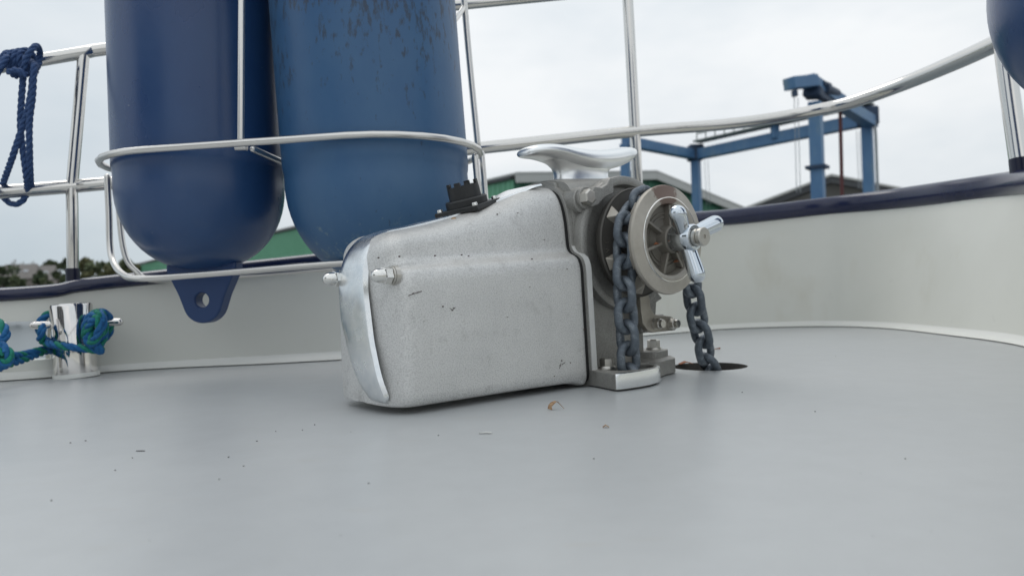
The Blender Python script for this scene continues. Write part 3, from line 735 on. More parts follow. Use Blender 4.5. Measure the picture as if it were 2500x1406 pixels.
# bright edge of the flange
rim = MB(); q0 = flange_sec(.2568, .0030); q1 = flange_sec(.2655, .0030); q2 = flange_sec(.2655, .001); q3 = flange_sec(.2568, .001)
keep = [i for i in range(len(q0)) if q0[i].z < .176 and q0[i].y > -.03+.0 and False or (i < len(q0)/2 and q0[i].z < .182 and q0[i].z > .004)]
rim.loft([[q0[i], q1[i], q2[i], q3[i]] for i in keep]); rim.build('flange_edge', M_rim, flange, smooth=50, local=True)
col_ = [(-.046, .258), (-.050, .2675), (-.062, .2705), (-.10, .2705), (-.118, .266), (-.130, .256), (-.139, .240), (-.139, .22), (-.05, .22)]
MB().prism(col_, lambda u, v, h: P(h, u, v), .2560, .2630).build('top_collar', M_body, flange, smooth=25, local=True, bevel=.0012)
# base plate with polished lip and chain opening
out = [(.2645, -.03), (.2605, .006), (.247, .0535), (.254, .0575), (.285, .0605), (.315, .060), (.338, .056), (.350, .047), (.357, .03), (.372, .004), (.385, -.02), (.385, -.10), (.30, -.12)]
hole = [(.312+.031*math.cos(2*PI*k/32)*(1.25), .021+.0245*math.sin(2*PI*k/32)) for k in range(32)]
def plate(out, hole, z0, z1):
    hb = bmesh.new(); ov = [hb.verts.new((u, -w, 0)) for u, w in out]; hv = [hb.verts.new((u, -w, 0)) for u, w in hole]
    ee = [hb.edges.new((ov[i], ov[(i+1) % len(ov)])) for i in range(len(ov))]+([hb.edges.new((hv[i], hv[(i+1) % len(hv)])) for i in range(len(hv))] if hole else [])
    bmesh.ops.triangle_fill(hb, edges=ee, use_beauty=True); hb.verts.index_update(); vv = list(hb.verts); n = len(vv); m = MB()
    m.v = [Vector((v.co.x, v.co.y, z1)) for v in vv]+[Vector((v.co.x, v.co.y, z0)) for v in vv]
    for f in hb.faces:
        ii = [v.index for v in f.verts]; m.f += [tuple(ii), tuple(i+n for i in ii[::-1])]
    for e in hb.edges:
        if len(e.link_faces) == 1: a, b = e.verts[0].index, e.verts[1].index; m.f.append((a, b, b+n, a+n))
    hb.free(); return m
outS = [(.2645, -.03)]+catmull([(.2605, .006), (.2545, .030), (.248, .0535)], 4)+catmull([(.254, .0575), (.282, .0605), (.308, .0585), (.329, .0525), (.344, .0425), (.3535, .029), (.358, .013)], 5)+[(.372, .004), (.385, -.02), (.385, -.10), (.30, -.12)]
base = plate(outS, hole, .0015, .0215).build('base_plate', M_body, win, smooth=35, local=True, bevel=.0012)
lip = MB(); cur = catmull([(.2478, .0545), (.254, .0578), (.282, .0608), (.308, .0588), (.3292, .0528), (.3443, .0427), (.3538, .0291), (.3583, .013)], 6); secs = []
for i, (l, w) in enumerate(cur):
    a, b = cur[max(0, i-1)], cur[min(len(cur)-1, i+1)]; t = Vector((b[0]-a[0], b[1]-a[1])).normalized(); n = Vector((-t.y, t.x))
    secs.append([P(l+n.x*o, w+n.y*o, z) for o, z in ((-.001, .003), (.0012, .003), (.002, .006), (.0018, .019), (.001, .0216), (-.0005, .0222), (-.003, .0222), (-.003, .0205))])
lip.loft(secs); lip.build('polished_lip', M_lip, base, smooth=45, local=True)
MB().revolve([(.0001, .0004), (.034, .0004), (.034, .001), (.0001, .001)], P(.312, .021, 0), (0, 0, 1), 32).build('well_shade', M_dark, base, local=True)  # near-black disc laid on the deck as painted shade inside the chain opening
def deck_bolt(l, w, z, parent, af=.0165, h=.0105, ang=.2):
    o = MB().hexa(P(l, w, z+.0035), (0, 0, 1), af, h, ang).build('bolt', M_bolt, parent, smooth=25, local=True)
    MB().revolve([(.0001, -.001), (.0112, -.001), (.0112, .002), (.0106, .0034), (.0001, .0034)], P(l, w, z), (0, 0, 1), 28).build('washer', M_bolt, parent, smooth=35, local=True)
bq = on_z(1482, 899, .0215)-WO
deck_bolt(bq.dot(EL), bq.dot(EW), .0215, base, ang=.5)
# rear foot
foot = MB().loft([[P(l, w, z) for l, w in catmull([(.372, -.12), (.372, .004), (.41, .006), (.437, -.002), (.446, -.022), (.440, -.06), (.42, -.12)], 5, True)] for z in (.0015, .017, .0215)]+[[P(.41+(l-.41)*.9, -.05+(w+.05)*.9, .0245) for l, w in catmull([(.372, -.12), (.372, .004), (.41, .006), (.437, -.002), (.446, -.022), (.440, -.06), (.42, -.12)], 5, True)]])
rib = [(.392, .0), (.392, .06), (.402, .05), (.418, .032), (.44, .0235), (.44, 0)]
foot.prism(rib, lambda u, v, h: P(u, h, v), -.062, -.046)
foot.loft([[P(l, w, z) for l, w in catmull([(.385, -.10), (.387, -.008), (.42, -.007), (.439, -.016), (.4435, -.03), (.437, -.06), (.42, -.10)], 4, True)] for z in (.0235, .031, .0335)])
foot = foot.build('rear_foot', M_body, win, smooth=35, local=True, bevel=.001)
deck_bolt(.4245, -.030, .0335, foot, .016, .0115, .1)
# mooring cleat on top
stn = [(.2265, .3105, .3055, .008), (.229, .3140, .3042, .0145), (.238, .3185, .3032, .021), (.258, .3225, .3035, .026), (.28, .3238, .301, .029), (.305, .3225, .296, .031), (.335, .3222, .293, .032), (.365, .3248, .2945, .031), (.392, .3292, .299, .029), (.415, .3335, .3055, .026), (.432, .3350, .3130, .021), (.4425, .3342, .3195, .015), (.4465, .3305, .3235, .008)]
secs = []; CW = -.078
for l, zt, zb, hw in catmull(stn, 4):
    zc, hh = (zt+zb)/2, max(.0008, (zt-zb)/2); q = []
    for k in range(24):
        a = 2*PI*k/24; ca, sa = math.cos(a), math.sin(a)
        q.append(P(l, CW+hw*math.copysign(abs(ca)**.8, ca), zc+hh*math.copysign(abs(sa)**.9, sa)*(1 if sa > 0 else 1)))
    secs.append(q)
cl = MB().loft(secs)
ps = []
for z, l0, l1, hw in ((.272, .285, .394, .0215), (.277, .287, .392, .020), (.282, .2885, .388, .0185), (.288, .2875, .385, .018), (.294, .284, .386, .0185), (.299, .277, .390, .021), (.304, .266, .398, .0245), (.309, .258, .408, .026)):
    lc, hl = (l0+l1)/2, (l1-l0)/2; q = []
    for k in range(40):
        a = 2*PI*k/40; ca, sa = math.cos(a), math.sin(a); q.append(P(lc+hl*math.copysign(abs(ca)**.7, ca), CW+hw*math.copysign(abs(sa)**.7, sa), z))
    ps.append(q)
cl.loft(ps); cl.build('mooring_cleat', M_cleat, win, smooth=70, local=True)
# remote-control socket on the cover
sk0 = Vector(P(.134, -.079, .2315)); sl = math.radians(15.2)
SM = Matrix.Translation(sk0) @ Matrix.Rotation(-sl, 4, 'Y') @ Matrix.Rotation(math.radians(22), 4, 'Z')
sock = MB()
hp = .030
sock.box((0, 0, 0), (.062, .062, .0065)); sock.v = [SM @ v for v in sock.v]
sock = sock.build('remote_socket', M_black, win, smooth=35, local=True, bevel=.0012)
ring_ = MB().revolve([(.0001, .003), (.0265, .003), (.0265, .011), (.025, .0128), (.0215, .0128), (.0215, .0125), (.0001, .0125)], (0, 0, 0), (0, 0, 1), 48)
ring_.v = [SM @ v for v in ring_.v]; ring_.build('collar', M_black, sock, smooth=35, local=True)
cas = MB(); n = 48; hs_ = []
for k in range(n):
    a = 360*k/n; h = .0285
    if (a % 90) < 16: h = .0335
    elif 30 < (a % 90) < 52: h = .0315
    hs_.append(h)
r0, r1 = .0205, .0165
vs = []
for k in range(n):
    for a, h in ((2*PI*k/n, hs_[k]), (2*PI*(k+1)/n, hs_[k])):
        ca, sa = math.cos(a), math.sin(a); vs += [Vector((r0*ca, r0*sa, .012)), Vector((r0*ca*.97, r0*sa*.97, h)), Vector((r1*ca, r1*sa, h)), Vector((r1*ca, r1*sa, .012))]
m2 = 2*n; fs = []
for k in range(m2):
    a, b = 4*k, 4*((k+1) % m2); fs += [(a, b, b+1, a+1), (a+1, b+1, b+2, a+2), (a+2, b+2, b+3, a+3)]
cas.add([SM @ v for v in vs], fs); cas.build('castellated_ring', M_black, sock, smooth=20, local=True)
for sx, sy in ((-1, -1), (1, -1), (1, 1), (-1, 1)):
    s_ = MB().revolve([(.0001, .003), (.0036, .003), (.0036, .0058), (.003, .0068), (.0001, .0068)], (sx*.0255, sy*.0255, 0), (0, 0, 1), 18); s_.v = [SM @ v for v in s_.v]
    s_.build('screw', M_nut, sock, smooth=35, local=True)
# big hex bolt with spacer on the gearbox side
l0, _, z0 = on_w(1424, 488, -.014)
tb = MB().revolve([(.0001, -.02), (.0172, -.02), (.0172, .004), (.0158, .0055), (.0001, .0055)], P(l0, -.0195, z0), NEAR, 40).build('spacer', M_body, win, smooth=35, local=True)
l0, _, z0 = on_w(1434, 483, -.008)
MB().revolve([(.0001, 0), (.0150, 0), (.0150, .0045), (.0140, .0055), (.0001, .0055)], P(l0, -.0140, z0), NEAR, 40).build('washer', M_body, tb, smooth=35, local=True)
l0, _, z0 = on_w(1443, 480, .003)
MB().hexa(P(l0, -.0085, z0), NEAR, .0180, .0120, .15).build('bolt', M_bolt, tb, smooth=25, local=True)
# finned arm running from that bolt along the housing
fin = [on_w(x, y, -.001) for x, y in ((1452, 455), (1470, 458), (1482, 450), (1488, 438), (1493, 432), (1497, 446), (1500, 470), (1496, 474), (1478, 482), (1468, 492), (1462, 500), (1448, 505), (1440, 480))]
MB().prism([(a, c) for a, _, c in fin], lambda u, v, h: P(u, h, v), -.018, -.001).build('pawl_arm', M_body, win, smooth=25, local=True, bevel=.0015)
# chain guide bracket with two bolts
gb = [on_w(x, y, .0) for x, y in ((1549, 640), (1566, 640), (1580, 700), (1588, 730), (1590, 752), (1600, 768), (1640, 772), (1652, 780), (1654, 800), (1650, 806), (1596, 812), (1582, 806), (1571, 790), (1567, 760), (1563, 700))]
br = MB().prism([(a, c) for a, _, c in gb], lambda u, v, h: P(u, h, v), -.009, -.001).build('guide_bracket', M_gyp, win, smooth=25, local=True, bevel=.001)
MB().bar(P(.40, -.03, .073), P(.40, -.009, .073), .05, .024).build('bracket_boss', M_body, br, local=True, bevel=.002)
gw = [on_w(x, y, -.012) for x, y in ((1575, 680), (1614, 728), (1600, 738), (1598, 768), (1580, 772))]
MB().prism([(a, c) for a, _, c in gw], lambda u, v, h: P(u, h, v), -.022, -.0105).build('web_plate', M_body, br, smooth=25, local=True)
for x in (1607, 1643):
    l, _, z = on_w(x, 790, .004)
    b = MB().revolve([(.0001, 0), (.0085, 0), (.0085, .0016), (.0001, .0016)], P(l, -.001, z), NEAR, 24).hexa(P(l, .0008, z), NEAR, .0135, .0085, .2)
    b.revolve([(.0058, .0080), (.0062, .0095), (.0055, .0125), (.0001, .0128)], P(l, .0008, z), NEAR, 20); b.build('bolt', M_bolt, br, smooth=28, local=True)
# chain wheel
G = lambda prof, seg=72: MB().revolve(prof, gc, NEAR, seg)
gw_ = G([(.0001, -.012), (.060, -.012), (.070, -.004), (.0735, .004), (.074, .007), (.0725, .0088), (.0715, .0078), (.068, .0082), (.050, .012), (.040, .018), (.036, .026), (.035, .034), (.036, .042), (.040, .049), (.0001, .05)]).build('chain_wheel', M_cheek, win, smooth=35, local=True)
for k in range(6):
    a = 2*PI*(k+.42)/6
    u = Vector((math.cos(a), 0, math.sin(a))); v = Vector((-math.sin(a), 0, math.cos(a)))
    for w0, w1, sgn in ((.0085, .0195, 1), (.0495, .040, -1)):
        q0 = [gc+u*r+v*s_+NEAR*w0 for r, s_ in ((.045, -.010), (.070, -.010), (.070, .010), (.045, .010))]
        q1 = [gc+u*r+v*s_+NEAR*w1 for r, s_ in ((.045, -.006), (.060, -.0012), (.060, .0012), (.045, .006))]
        MB().loft([q0, q1]).build('wheel_tooth', M_gyp, gw_, smooth=20, local=True, bevel=.0012)
def emboss(st_, r, a0, size, parent):
    # raised letters curving round the inner cheek of the wheel
    m = MB()
    for i, ch in enumerate(st_):
        cu = bpy.data.curves.new('letter', 'FONT'); cu.body = ch; cu.size = size; cu.extrude = .0007; cu.align_x = 'CENTER'; cu.align_y = 'CENTER'
        o = bpy.data.objects.new('letter', cu); COL.objects.link(o); bpy.context.view_layer.update()
        me = bpy.data.meshes.new_from_object(o.evaluated_get(bpy.context.evaluated_depsgraph_get()))
        a = math.radians(a0-i*9.0); Y = Vector((math.cos(a), 0, math.sin(a))); X = Vector((math.sin(a), 0, -math.cos(a))); Z = NEAR
        m.add([gc+Y*r+NEAR*.0098+X*v.co.x+Y*v.co.y+Z*v.co.z for v in me.vertices], [tuple(p.vertices) for p in me.polygons])
        bpy.data.objects.remove(o); bpy.data.curves.remove(cu); bpy.data.meshes.remove(me)
    m.build('raised_lettering', M_dish, parent, smooth=0, local=True, keep=True)
emboss('LOVNVI', .0635, 226, .0085, gw_)
# clutch disc with dished face
cd = G([(.0001, .046), (.060, .046), (.068, .049), (.0705, .052), (.0715, .0560), (.0705, .0590), (.0685, .0600), (.0560, .0622), (.0535, .0640), (.0515, .0640), (.0490, .0628), (.0470, .0615), (.0462, .0590), (.0455, .052), (.043, .0455), (.0001, .0455)]).build('clutch_disc', M_disc, win, smooth=32, local=True)
di = MB().revolve([(.0448, .0505), (.0442, .0510), (.040, .0512), (.036, .0512), (.0355, .0526), (.0335, .0526), (.033, .0512), (.031, .0512), (.0305, .0526), (.0285, .0526), (.028, .0512), (.0220, .0516), (.0190, .053), (.0180, .056), (.0178, .0670), (.0165, .0690), (.0001, .0690)], gc, NEAR, 64).build('dish', M_dish, cd, smooth=25, local=True)
for a in (math.radians(v) for v in (150, 198, 256, 308, 8, 84)):
    u = Vector((math.cos(a), 0, math.sin(a)))
    MB().bar(gc+u*.0165+NEAR*.0555, gc+u*.0452+NEAR*.0530, .0035, .013, up=-NEAR).build('spoke', M_cheek2, cd, local=True, bevel=.0008)
MB().tube([gc+NEAR*.0633+Vector((math.cos(2*PI*k/72), 0, math.sin(2*PI*k/72)))*.0545 for k in range(72)], .0009, 6, closed=True).build('bead', M_nut, cd, local=True)
# clutch handle with three arms
hw_ = .0905
hub = MB().revolve([(.0001, .0695), (.0165, .0695), (.0175, .0715), (.0168, .078), (.0172, .088), (.0170, .0985), (.0152, .1008), (.0122, .1008), (.0118, .0985), (.0001, .0985)], gc, NEAR, 48).build('clutch_handle', M_chrome, win, smooth=40, local=True)
for (x, y, w1) in ((1651, 512, .0965), (1757, 541, .100), (1706, 685, .100)):
    l, w, z = on_w(x, y, w1); e = P(l, w1, z); c0 = P(GC[0], hw_-.006, GC[1]); d = e-c0
    pts = [c0+d*t for t in (.0, .25, .5, .75, .86)]
    MB().tube(pts, [.0098, .0098, .0102, .0108, .0110], 24, round_end=True).build('handle_arm', M_chrome, hub, smooth=50, local=True)
MB().revolve([(.0001, .098), (.0112, .098), (.0112, .1065), (.0098, .1072), (.0098, .1085), (.0116, .1090), (.0118, .1135), (.0110, .1148), (.0026, .1148), (.0022, .1130), (.0001, .1130)], gc, NEAR, 40).build('shaft_end', M_bolt, win, smooth=30, local=True)

# ------------------------------------------------------------ anchor chain
CH = thing('anchor_chain', 'blue-grey galvanised chain draped over the windlass wheel and down into the deck', 'chain', WO, YAW)
CWV = .0325; CR = .0565
cpath = [P(.300, .030, -.004), P(.3005, .030, .04), P(.298, .031, .08), P(.2955, .0315, .12), P(GC[0]-CR-.0005, .032, .155), P(GC[0]-CR, CWV, GC[1])]
for k in range(1, 12):
    a = PI-PI*k/12; cpath.append(P(GC[0]+CR*math.cos(a), CWV, GC[1]+CR*math.sin(a)))
cpath += [P(GC[0]+CR, CWV, GC[1])]
for x, y, w in ((1688, 690, .034), (1697, 750, .030), (1712, 815, .024), (1724, 870, .018), (1736, 900, .012)):
    l, w, z = on_w(x, y, w); cpath.append(P(l, w, z))
cpath.append(cpath[-1]+(cpath[-1]-cpath[-2]).normalized()*.05)
cp2 = [Vector(v) for v in catmull([tuple(v) for v in cpath], 12)]
dd = [0]
for a, b in zip(cp2, cp2[1:]): dd.append(dd[-1]+(b-a).length)
PITCH = .0278; WR = .0056
def link_mesh():
    hl = PITCH/2-.0012; hw = .0128; pts = []
    rr = hw
    for k in range(13):
        a = -PI/2+PI*k/12; pts.append(Vector((hl+WR-rr+rr*math.cos(a)+.0006, rr*math.sin(a), 0)))
    for k in range(13):
        a = PI/2+PI*k/12; pts.append(Vector((-(hl+WR-rr)-.0006+rr*math.cos(a), rr*math.sin(a), 0)))
    return MB().tube(pts, WR, 12, closed=True)
lk = None; s = PITCH*.35; i = 0; j = 0
while s < dd[-1]-.004:
    while dd[j+1] < s: j += 1
    t = (s-dd[j])/(dd[j+1]-dd[j]); p = cp2[j].lerp(cp2[j+1], t); T = (cp2[j+1]-cp2[j]).normalized()
    wv = Vector((0, 1, 0)); rad = T.cross(wv).normalized(); wv = rad.cross(T)
    tw = math.radians(-4) if s < .17 else (0 if s < .42 else math.radians(6))
    tw += random.uniform(-.08, .08)
    lat = (wv*math.cos(tw)+rad*math.sin(tw)) if i % 2 == 0 else (-wv*math.sin(tw)+rad*math.cos(tw))
    nrm = T.cross(lat)
    if lk is None: o = link_mesh().build('link', M_chain, CH, smooth=80, local=True); lk = o
    else: o = lk.copy(); COL.objects.link(o); o.parent = CH
    o.matrix_local = Matrix(((T.x, lat.x, nrm.x, p.x), (T.y, lat.y, nrm.y, p.y), (T.z, lat.z, nrm.z, p.z), (0, 0, 0, 1)))
    s += PITCH; i += 1

# ------------------------------------------------------------ litter on deck and windlass
def leaf(label, p, pts, m, th=.0004, group=None, cat='leaf', name='dry_leaf'):
    t = MB()
    secs = [[p+Vector(a)+Vector((0, 0, -th)), p+Vector(b)+Vector((0, 0, -th)), p+Vector(b)+Vector((0, 0, th)), p+Vector(a)+Vector((0, 0, th))] for a, b in pts]
    o = t.loft(secs).build(name, m, smooth=60); tag(o, label, cat, group); return o
g = on_z(1357, 999, .0006)
leaf('curled tan dry leaf arched on the grey deck in front of the windlass', g, catmull3 if False else [((-.0085, .002, .001), (-.004, -.004, .0005)), ((-.0075, .003, .004), (-.0045, -.002, .0035)), ((-.005, .004, .0066), (-.0015, -.0005, .0062)), ((-.001, .004, .0082), (.001, .0006, .0080)), ((.002, .0035, .0075), (.003, .0022, .0072)), ((.005, .002, .0045), (.0055, .0012, .0042)), ((.0085, .0002, .0008), (.0088, -.0006, .0006))], M_leaf)
g2 = on_z(1355, 985, .006)
g = on_z(1186, 1057, .0005)
leaf('small white flake of paint lying on the deck before the windlass', g, [((-.0065, .001, 0), (-.006, -.0006, .0003)), ((0, .0022, .0008), (.001, -.0012, .0006)), ((.0055, .0016, .0004), (.005, -.002, .0002))], M_chip, cat='paint flake', name='paint_flake')
g = on_z(1479, 1042, .0006)
leaf('small grey-brown husk lying on deck below the polished lip', g, [((-.0028, .001, 0), (-.0028, -.001, 0)), ((0, .0016, .0018), (0, -.0016, .0018)), ((.0028, .001, 0), (.0028, -.001, 0))], M_leaf, cat='husk', name='husk')
l, w, z = on_w(1113, 538, -.045)
pw = WO+EL*l+EW*w+Vector((0, 0, z+.001))
leaf('flat brown leaf scrap on the windlass cover beside the black socket', pw, [(tuple(EL*-.008+EW*-.001+Vector((0, 0, -.0012))), tuple(EL*-.0078+EW*.003+Vector((0, 0, -.0022)))), (tuple(EL*-.003+EW*-.002+Vector((0, 0, .0024))), tuple(EL*-.002+EW*.003+Vector((0, 0, .0002)))), (tuple(EL*.003+EW*-.002+Vector((0, 0, .0022))), tuple(EL*.003+EW*.0025+Vector((0, 0, .0006)))), (tuple(EL*.0085+EW*-.001+Vector((0, 0, .0026))), tuple(EL*.008+EW*.002+Vector((0, 0, .0016))))], M_leaf)
for (x, y, w, s_) in ((1601, 597, .058, 1), (1650, 640, .056, 1.2), (1652, 602, .060, .8), (1636, 605, .058, .7)):
    l, w, z = on_w(x, y, w); pw = WO+EL*l+EW*w+Vector((0, 0, z))
    leaf('rusty leaf crumbs caught in the dished face of the chain wheel', pw, [(tuple(EL*-.004*s_), tuple(EL*-.004*s_+EW*.003)), (tuple(Vector((0, 0, .003*s_))), tuple(EW*.004+Vector((0, 0, .001)))), (tuple(EL*.004*s_), tuple(EL*.0045*s_+EW*.003))], M_leafr, group='leaf crumbs in the chain wheel')
g = on_z(1676, 888, .0005)
leaf('brown leaf scrap at the left rim of the deck hole', g, [((-.012, .004, .0), (-.010, -.004, 0)), ((-.002, .006, .004), (0, -.004, .003)), ((.008, .004, .001), (.010, -.003, 0))], M_leafr)
tw_ = MB().tube([on_z(1738, 853, .0015), on_z(1750, 851, .002), on_z(1757, 850, .002)], [.0006, .0008, .0016], 8, round_end=True).build('twig', M_leafr, smooth=60); tag(tw_, 'tiny red-brown twig on the deck behind the right chain', 'twig')
# uncountable specks of grit on the deck
sp = MB(); spw = MB()
fixed = [(172, 1081), (209, 1076), (323, 1118), (281, 1148), (535, 1170), (595, 1138), (558, 1116), (738, 1050), (673, 1053), (1070, 1063), (1080, 1012), (1812, 958), (125, 1222), (627, 1077), (768, 1037), (1365, 968), (1345, 983), (2210, 1120), (1990, 1005), (2040, 870), (1450, 1120), (900, 1180)]
for k in range(52):
    if k < len(fixed): x, y = fixed[k]; q = 1.0
    else: x, y = random.uniform(0, 2500), random.uniform(930, 1400); q = random.uniform(.2, .5)
    g = on_z(x, y, 0)
    if (g-WO-EL*.15-EW*-.07).length < .2: continue
    r = .0009*q*(.7+g.y*.35); a = random.uniform(0, PI); u = Vector((math.cos(a), math.sin(a), 0)); v = Vector((-u.y, u.x, 0)); tgt = sp if k < len(fixed) or random.random() < .6 else spw
    e = random.uniform(.35, .9)
    secs = [[g+u*r*x_+v*r*e*y_+Vector((0, 0, h)) for x_, y_ in ((-1, -.4), (.3, -1), (1, .2), (0, .9))] for h in (.0001, r*.7)]
    tgt.loft(secs)
def pin(x, l0, a): return on_z(x[0], x[1], .0006)+Vector((math.cos(a), math.sin(a), 0))*l0
g = on_z(343, 1100, .0005); sp.tube([g+Vector((-.004, .0004, 0)), g+Vector((.004, -.0004, 0))], .00035, 6)
sp.build('grit', M_speck, kind='stuff'); spw.build('grit', M_speckw, kind='stuff')
# grit on the windlass cover
sg = MB()
for (x, y, q, w) in ((1010, 716, 1.0, .0012), (1020, 714, .9, .0012), (1082, 748, 1.2, .0012), (1105, 757, 1, .0012), (1108, 752, .8, .0012), (1427, 804, 1.6, .001), (1393, 885, .9, .001), (1372, 880, 1.2, .001), (1368, 892, 1, .001), (1354, 918, .8, .001), (1128, 622, 1.1, -.006), (1063, 624, 1.2, -.006), (1145, 625, .9, -.006), (976, 626, 1.3, -.006), (925, 629, 1.2, -.02), (1300, 632, .8, -.006), (1294, 701, .7, .001), (1240, 774, .6, .001), (1385, 657, .8, .001), (1330, 585, .7, -.019), (1265, 520, .7, -.024), (1215, 523, 1, -.03)):
    l, w_, z = on_w(x, y, w); c = WO+EL*l+EW*w_+Vector((0, 0, z)); r = .0007*q
    sg.loft([[c+EL*r*a+Vector((0, 0, r*b))+EW*h for a, b in ((-1, -.3), (.2, -1), (1, .3), (-.2, .8))] for h in (-.002, .0004)])
def scratch(pts, w, r):
    q = []
    for x, y in pts:
        l, w_, z = on_w(x, y, w); q.append(WO+EL*l+EW*(w_-r*.4)+Vector((0, 0, z)))
    sg.tube(q, r, 5)
scratch([(997, 722), (1010, 717), (1030, 711)], .0004, .00038)
scratch([(1098, 752), (1106, 757), (1112, 750)], .0003, .0003)
scratch([(1366, 900), (1370, 886)], .0003, .0003); scratch([(1372, 890), (1380, 884)], .0004, .0004)
sg.build('grit', M_leafd, kind='stuff')

# ------------------------------------------------------------ unseen cabin front abaft the camera, added for reflections in the metal
wh0 = FC+FA*(-1.95)
wh = thing('reflection_cabin', 'unseen white cabin front with dark windows, added for reflections in the metal', 'reflection_cabin', (wh0.x, wh0.y, 0), math.atan2(FA.y, FA.x))
MB().prism([(0, 0), (-.25, .55), (-.42, 1.25), (-2.4, 1.25), (-2.4, 0)], lambda u, v, h: Vector((u, h, v)), -.85, .85).build('cabin', M_cabin, wh, local=True, bevel=.03)
for k in range(3):
    y0 = -.78+k*.53; a = [Vector((-.262, y0, .60)), Vector((-.262, y0+.5, .60)), Vector((-.40, y0+.5, 1.17)), Vector((-.40, y0, 1.17))]
    n = Vector((.97, 0, .235))
    MB().loft([[v+n*.004 for v in a], [v+n*.014 for v in a]]).build('window', M_glass, wh, local=True, bevel=.004)

# ------------------------------------------------------------ harbour: water, quay, far bank
WZ, QZ = -1.75, -1.1
w_ = MB().add([(-3000, -3000, WZ), (3000, -3000, WZ), (3000, 3000, WZ), (-3000, 3000, WZ)], [(0, 1, 2, 3)]).build('water', M_water, smooth=0); w_['kind'] = 'structure'
q_ = MB().prism([(-.6, 15), (60, 15), (160, 40), (160, 260), (-220, 260), (-76, 118)], lambda u, v, h: Vector((u, v, h)), WZ-1, QZ).build('quay', M_quay, smooth=0); q_['kind'] = 'structure'
b_ = MB().prism([(-400, 96), (-90, 88), (-60, 100), (-40, 160), (-300, 400), (-600, 400)], lambda u, v, h: Vector((u, v, h)), WZ-1, QZ-.1).build('bank', M_grass, smooth=0); b_['kind'] = 'structure'

# green corrugated shed: near corner, long side receding left, gable to the right
shed = thing('green_shed', 'long green corrugated boat shed with pale roof edge behind the fenders', 'shed', (0, 0, 0))
D0 = 28
C0 = at(1253, 432, D0); C1d = 84.0; C1 = at(335, 646, C1d)
Ld = Vector((C1.x-C0.x, C1.y-C0.y, 0)); Ln = Ld.length; Ld.normalize(); Gd = Vector((Ld.y, -Ld.x, 0))
if Gd.x < 0: Gd = -Gd
shed.location = (C0.x, C0.y, QZ); PM[shed.name] = Matrix.Translation(Vector(shed.location))
ez = C0.z
def rib_wall(p, d, n, length, zb, ztop, pitch=.33, depth=.045):
    m = MB(); k = int(length/pitch); vs = []
    xs = []
    for i in range(k):
        s0 = i*pitch; xs += [(s0, 0), (s0+pitch*.55, 0), (s0+pitch*.65, depth), (s0+pitch*.9, depth)]
    xs.append((length, 0)); fs = []
    for i, (s_, o) in enumerate(xs):
        q = p+d*s_+n*o; vs += [Vector((q.x, q.y, zb)), Vector((q.x, q.y, ztop(s_)))]
        if i: fs.append((2*i-2, 2*i, 2*i+1, 2*i-1))
    m.add(vs, fs); return m
base0 = Vector((C0.x, C0.y, 0))
e_of = lambda s_: C0.z+(C1.z-C0.z)*s_/Ln
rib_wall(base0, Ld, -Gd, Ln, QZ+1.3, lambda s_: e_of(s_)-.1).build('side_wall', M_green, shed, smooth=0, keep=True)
pl = MB(); pl.bar(base0+Vector((0, 0, QZ+.65))+Gd*.15, base0+Ld*Ln+Vector((0, 0, QZ+.65))+Gd*.15, .3, 1.3); pl.build('plinth', M_plinth, shed, smooth=0)
APX = at(1597, 425, 32.6); tA = (Vector((APX.x, APX.y, 0))-base0).dot(Gd); zA = APX.z
EV = at(1790, 512, 36.5); tE = (Vector((EV.x, EV.y, 0))-base0).dot(Gd); zE = EV.z
tEE = tE*1.25; zEE = zA+(zE-zA)*(tEE-tA)/(tE-tA)
gz = lambda t: (ez+(zA-ez)*t/tA) if t < tA else zA+(zEE-zA)*(t-tA)/(tEE-tA)
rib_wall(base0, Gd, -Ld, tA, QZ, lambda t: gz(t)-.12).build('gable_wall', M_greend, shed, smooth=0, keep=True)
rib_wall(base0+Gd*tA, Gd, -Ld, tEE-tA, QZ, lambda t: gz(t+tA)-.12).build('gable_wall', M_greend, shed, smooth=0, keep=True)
fa = MB()
g0 = base0-Ld*.25; pA = g0+Gd*tA; pE = g0+Gd*tEE
top3 = lambda p, z: Vector((p.x, p.y, z))
fa.bar(top3(g0-Gd*.05, ez-.11), top3(pA, zA-.11), .12, .30); fa.bar(top3(pA, zA-.11), top3(pE, zEE-.11), .12, .30)
fa.build('verge_trim', M_fascia, shed, smooth=0)
ro = MB()
for (t0, z0, t1, z1) in ((-.05, ez+.06, tA, zA+.06), (tA, zA+.06, tEE+.1, zEE+.06)):
    a, b = base0-Ld*.3+Gd*t0, base0-Ld*.3+Gd*t1; a2, b2 = a+Ld*(Ln+.6), b+Ld*(Ln+.6); dz = C1.z-C0.z
    ro.loft([[top3(a, z0), top3(b, z1), top3(b, z1+.08), top3(a, z0+.08)], [top3(a2, z0+dz), top3(b2, z1+dz), top3(b2, z1+dz+.08), top3(a2, z0+dz+.08)]])
ro.build('roof', M_fascia, shed, smooth=0)
gt = MB(); a = base0-Gd*.08; gt.bar(top3(a, ez-.02), top3(a+Ld*Ln, C1.z-.02), .14, .12); gt.build('gutter', M_darkroof, shed, smooth=0)

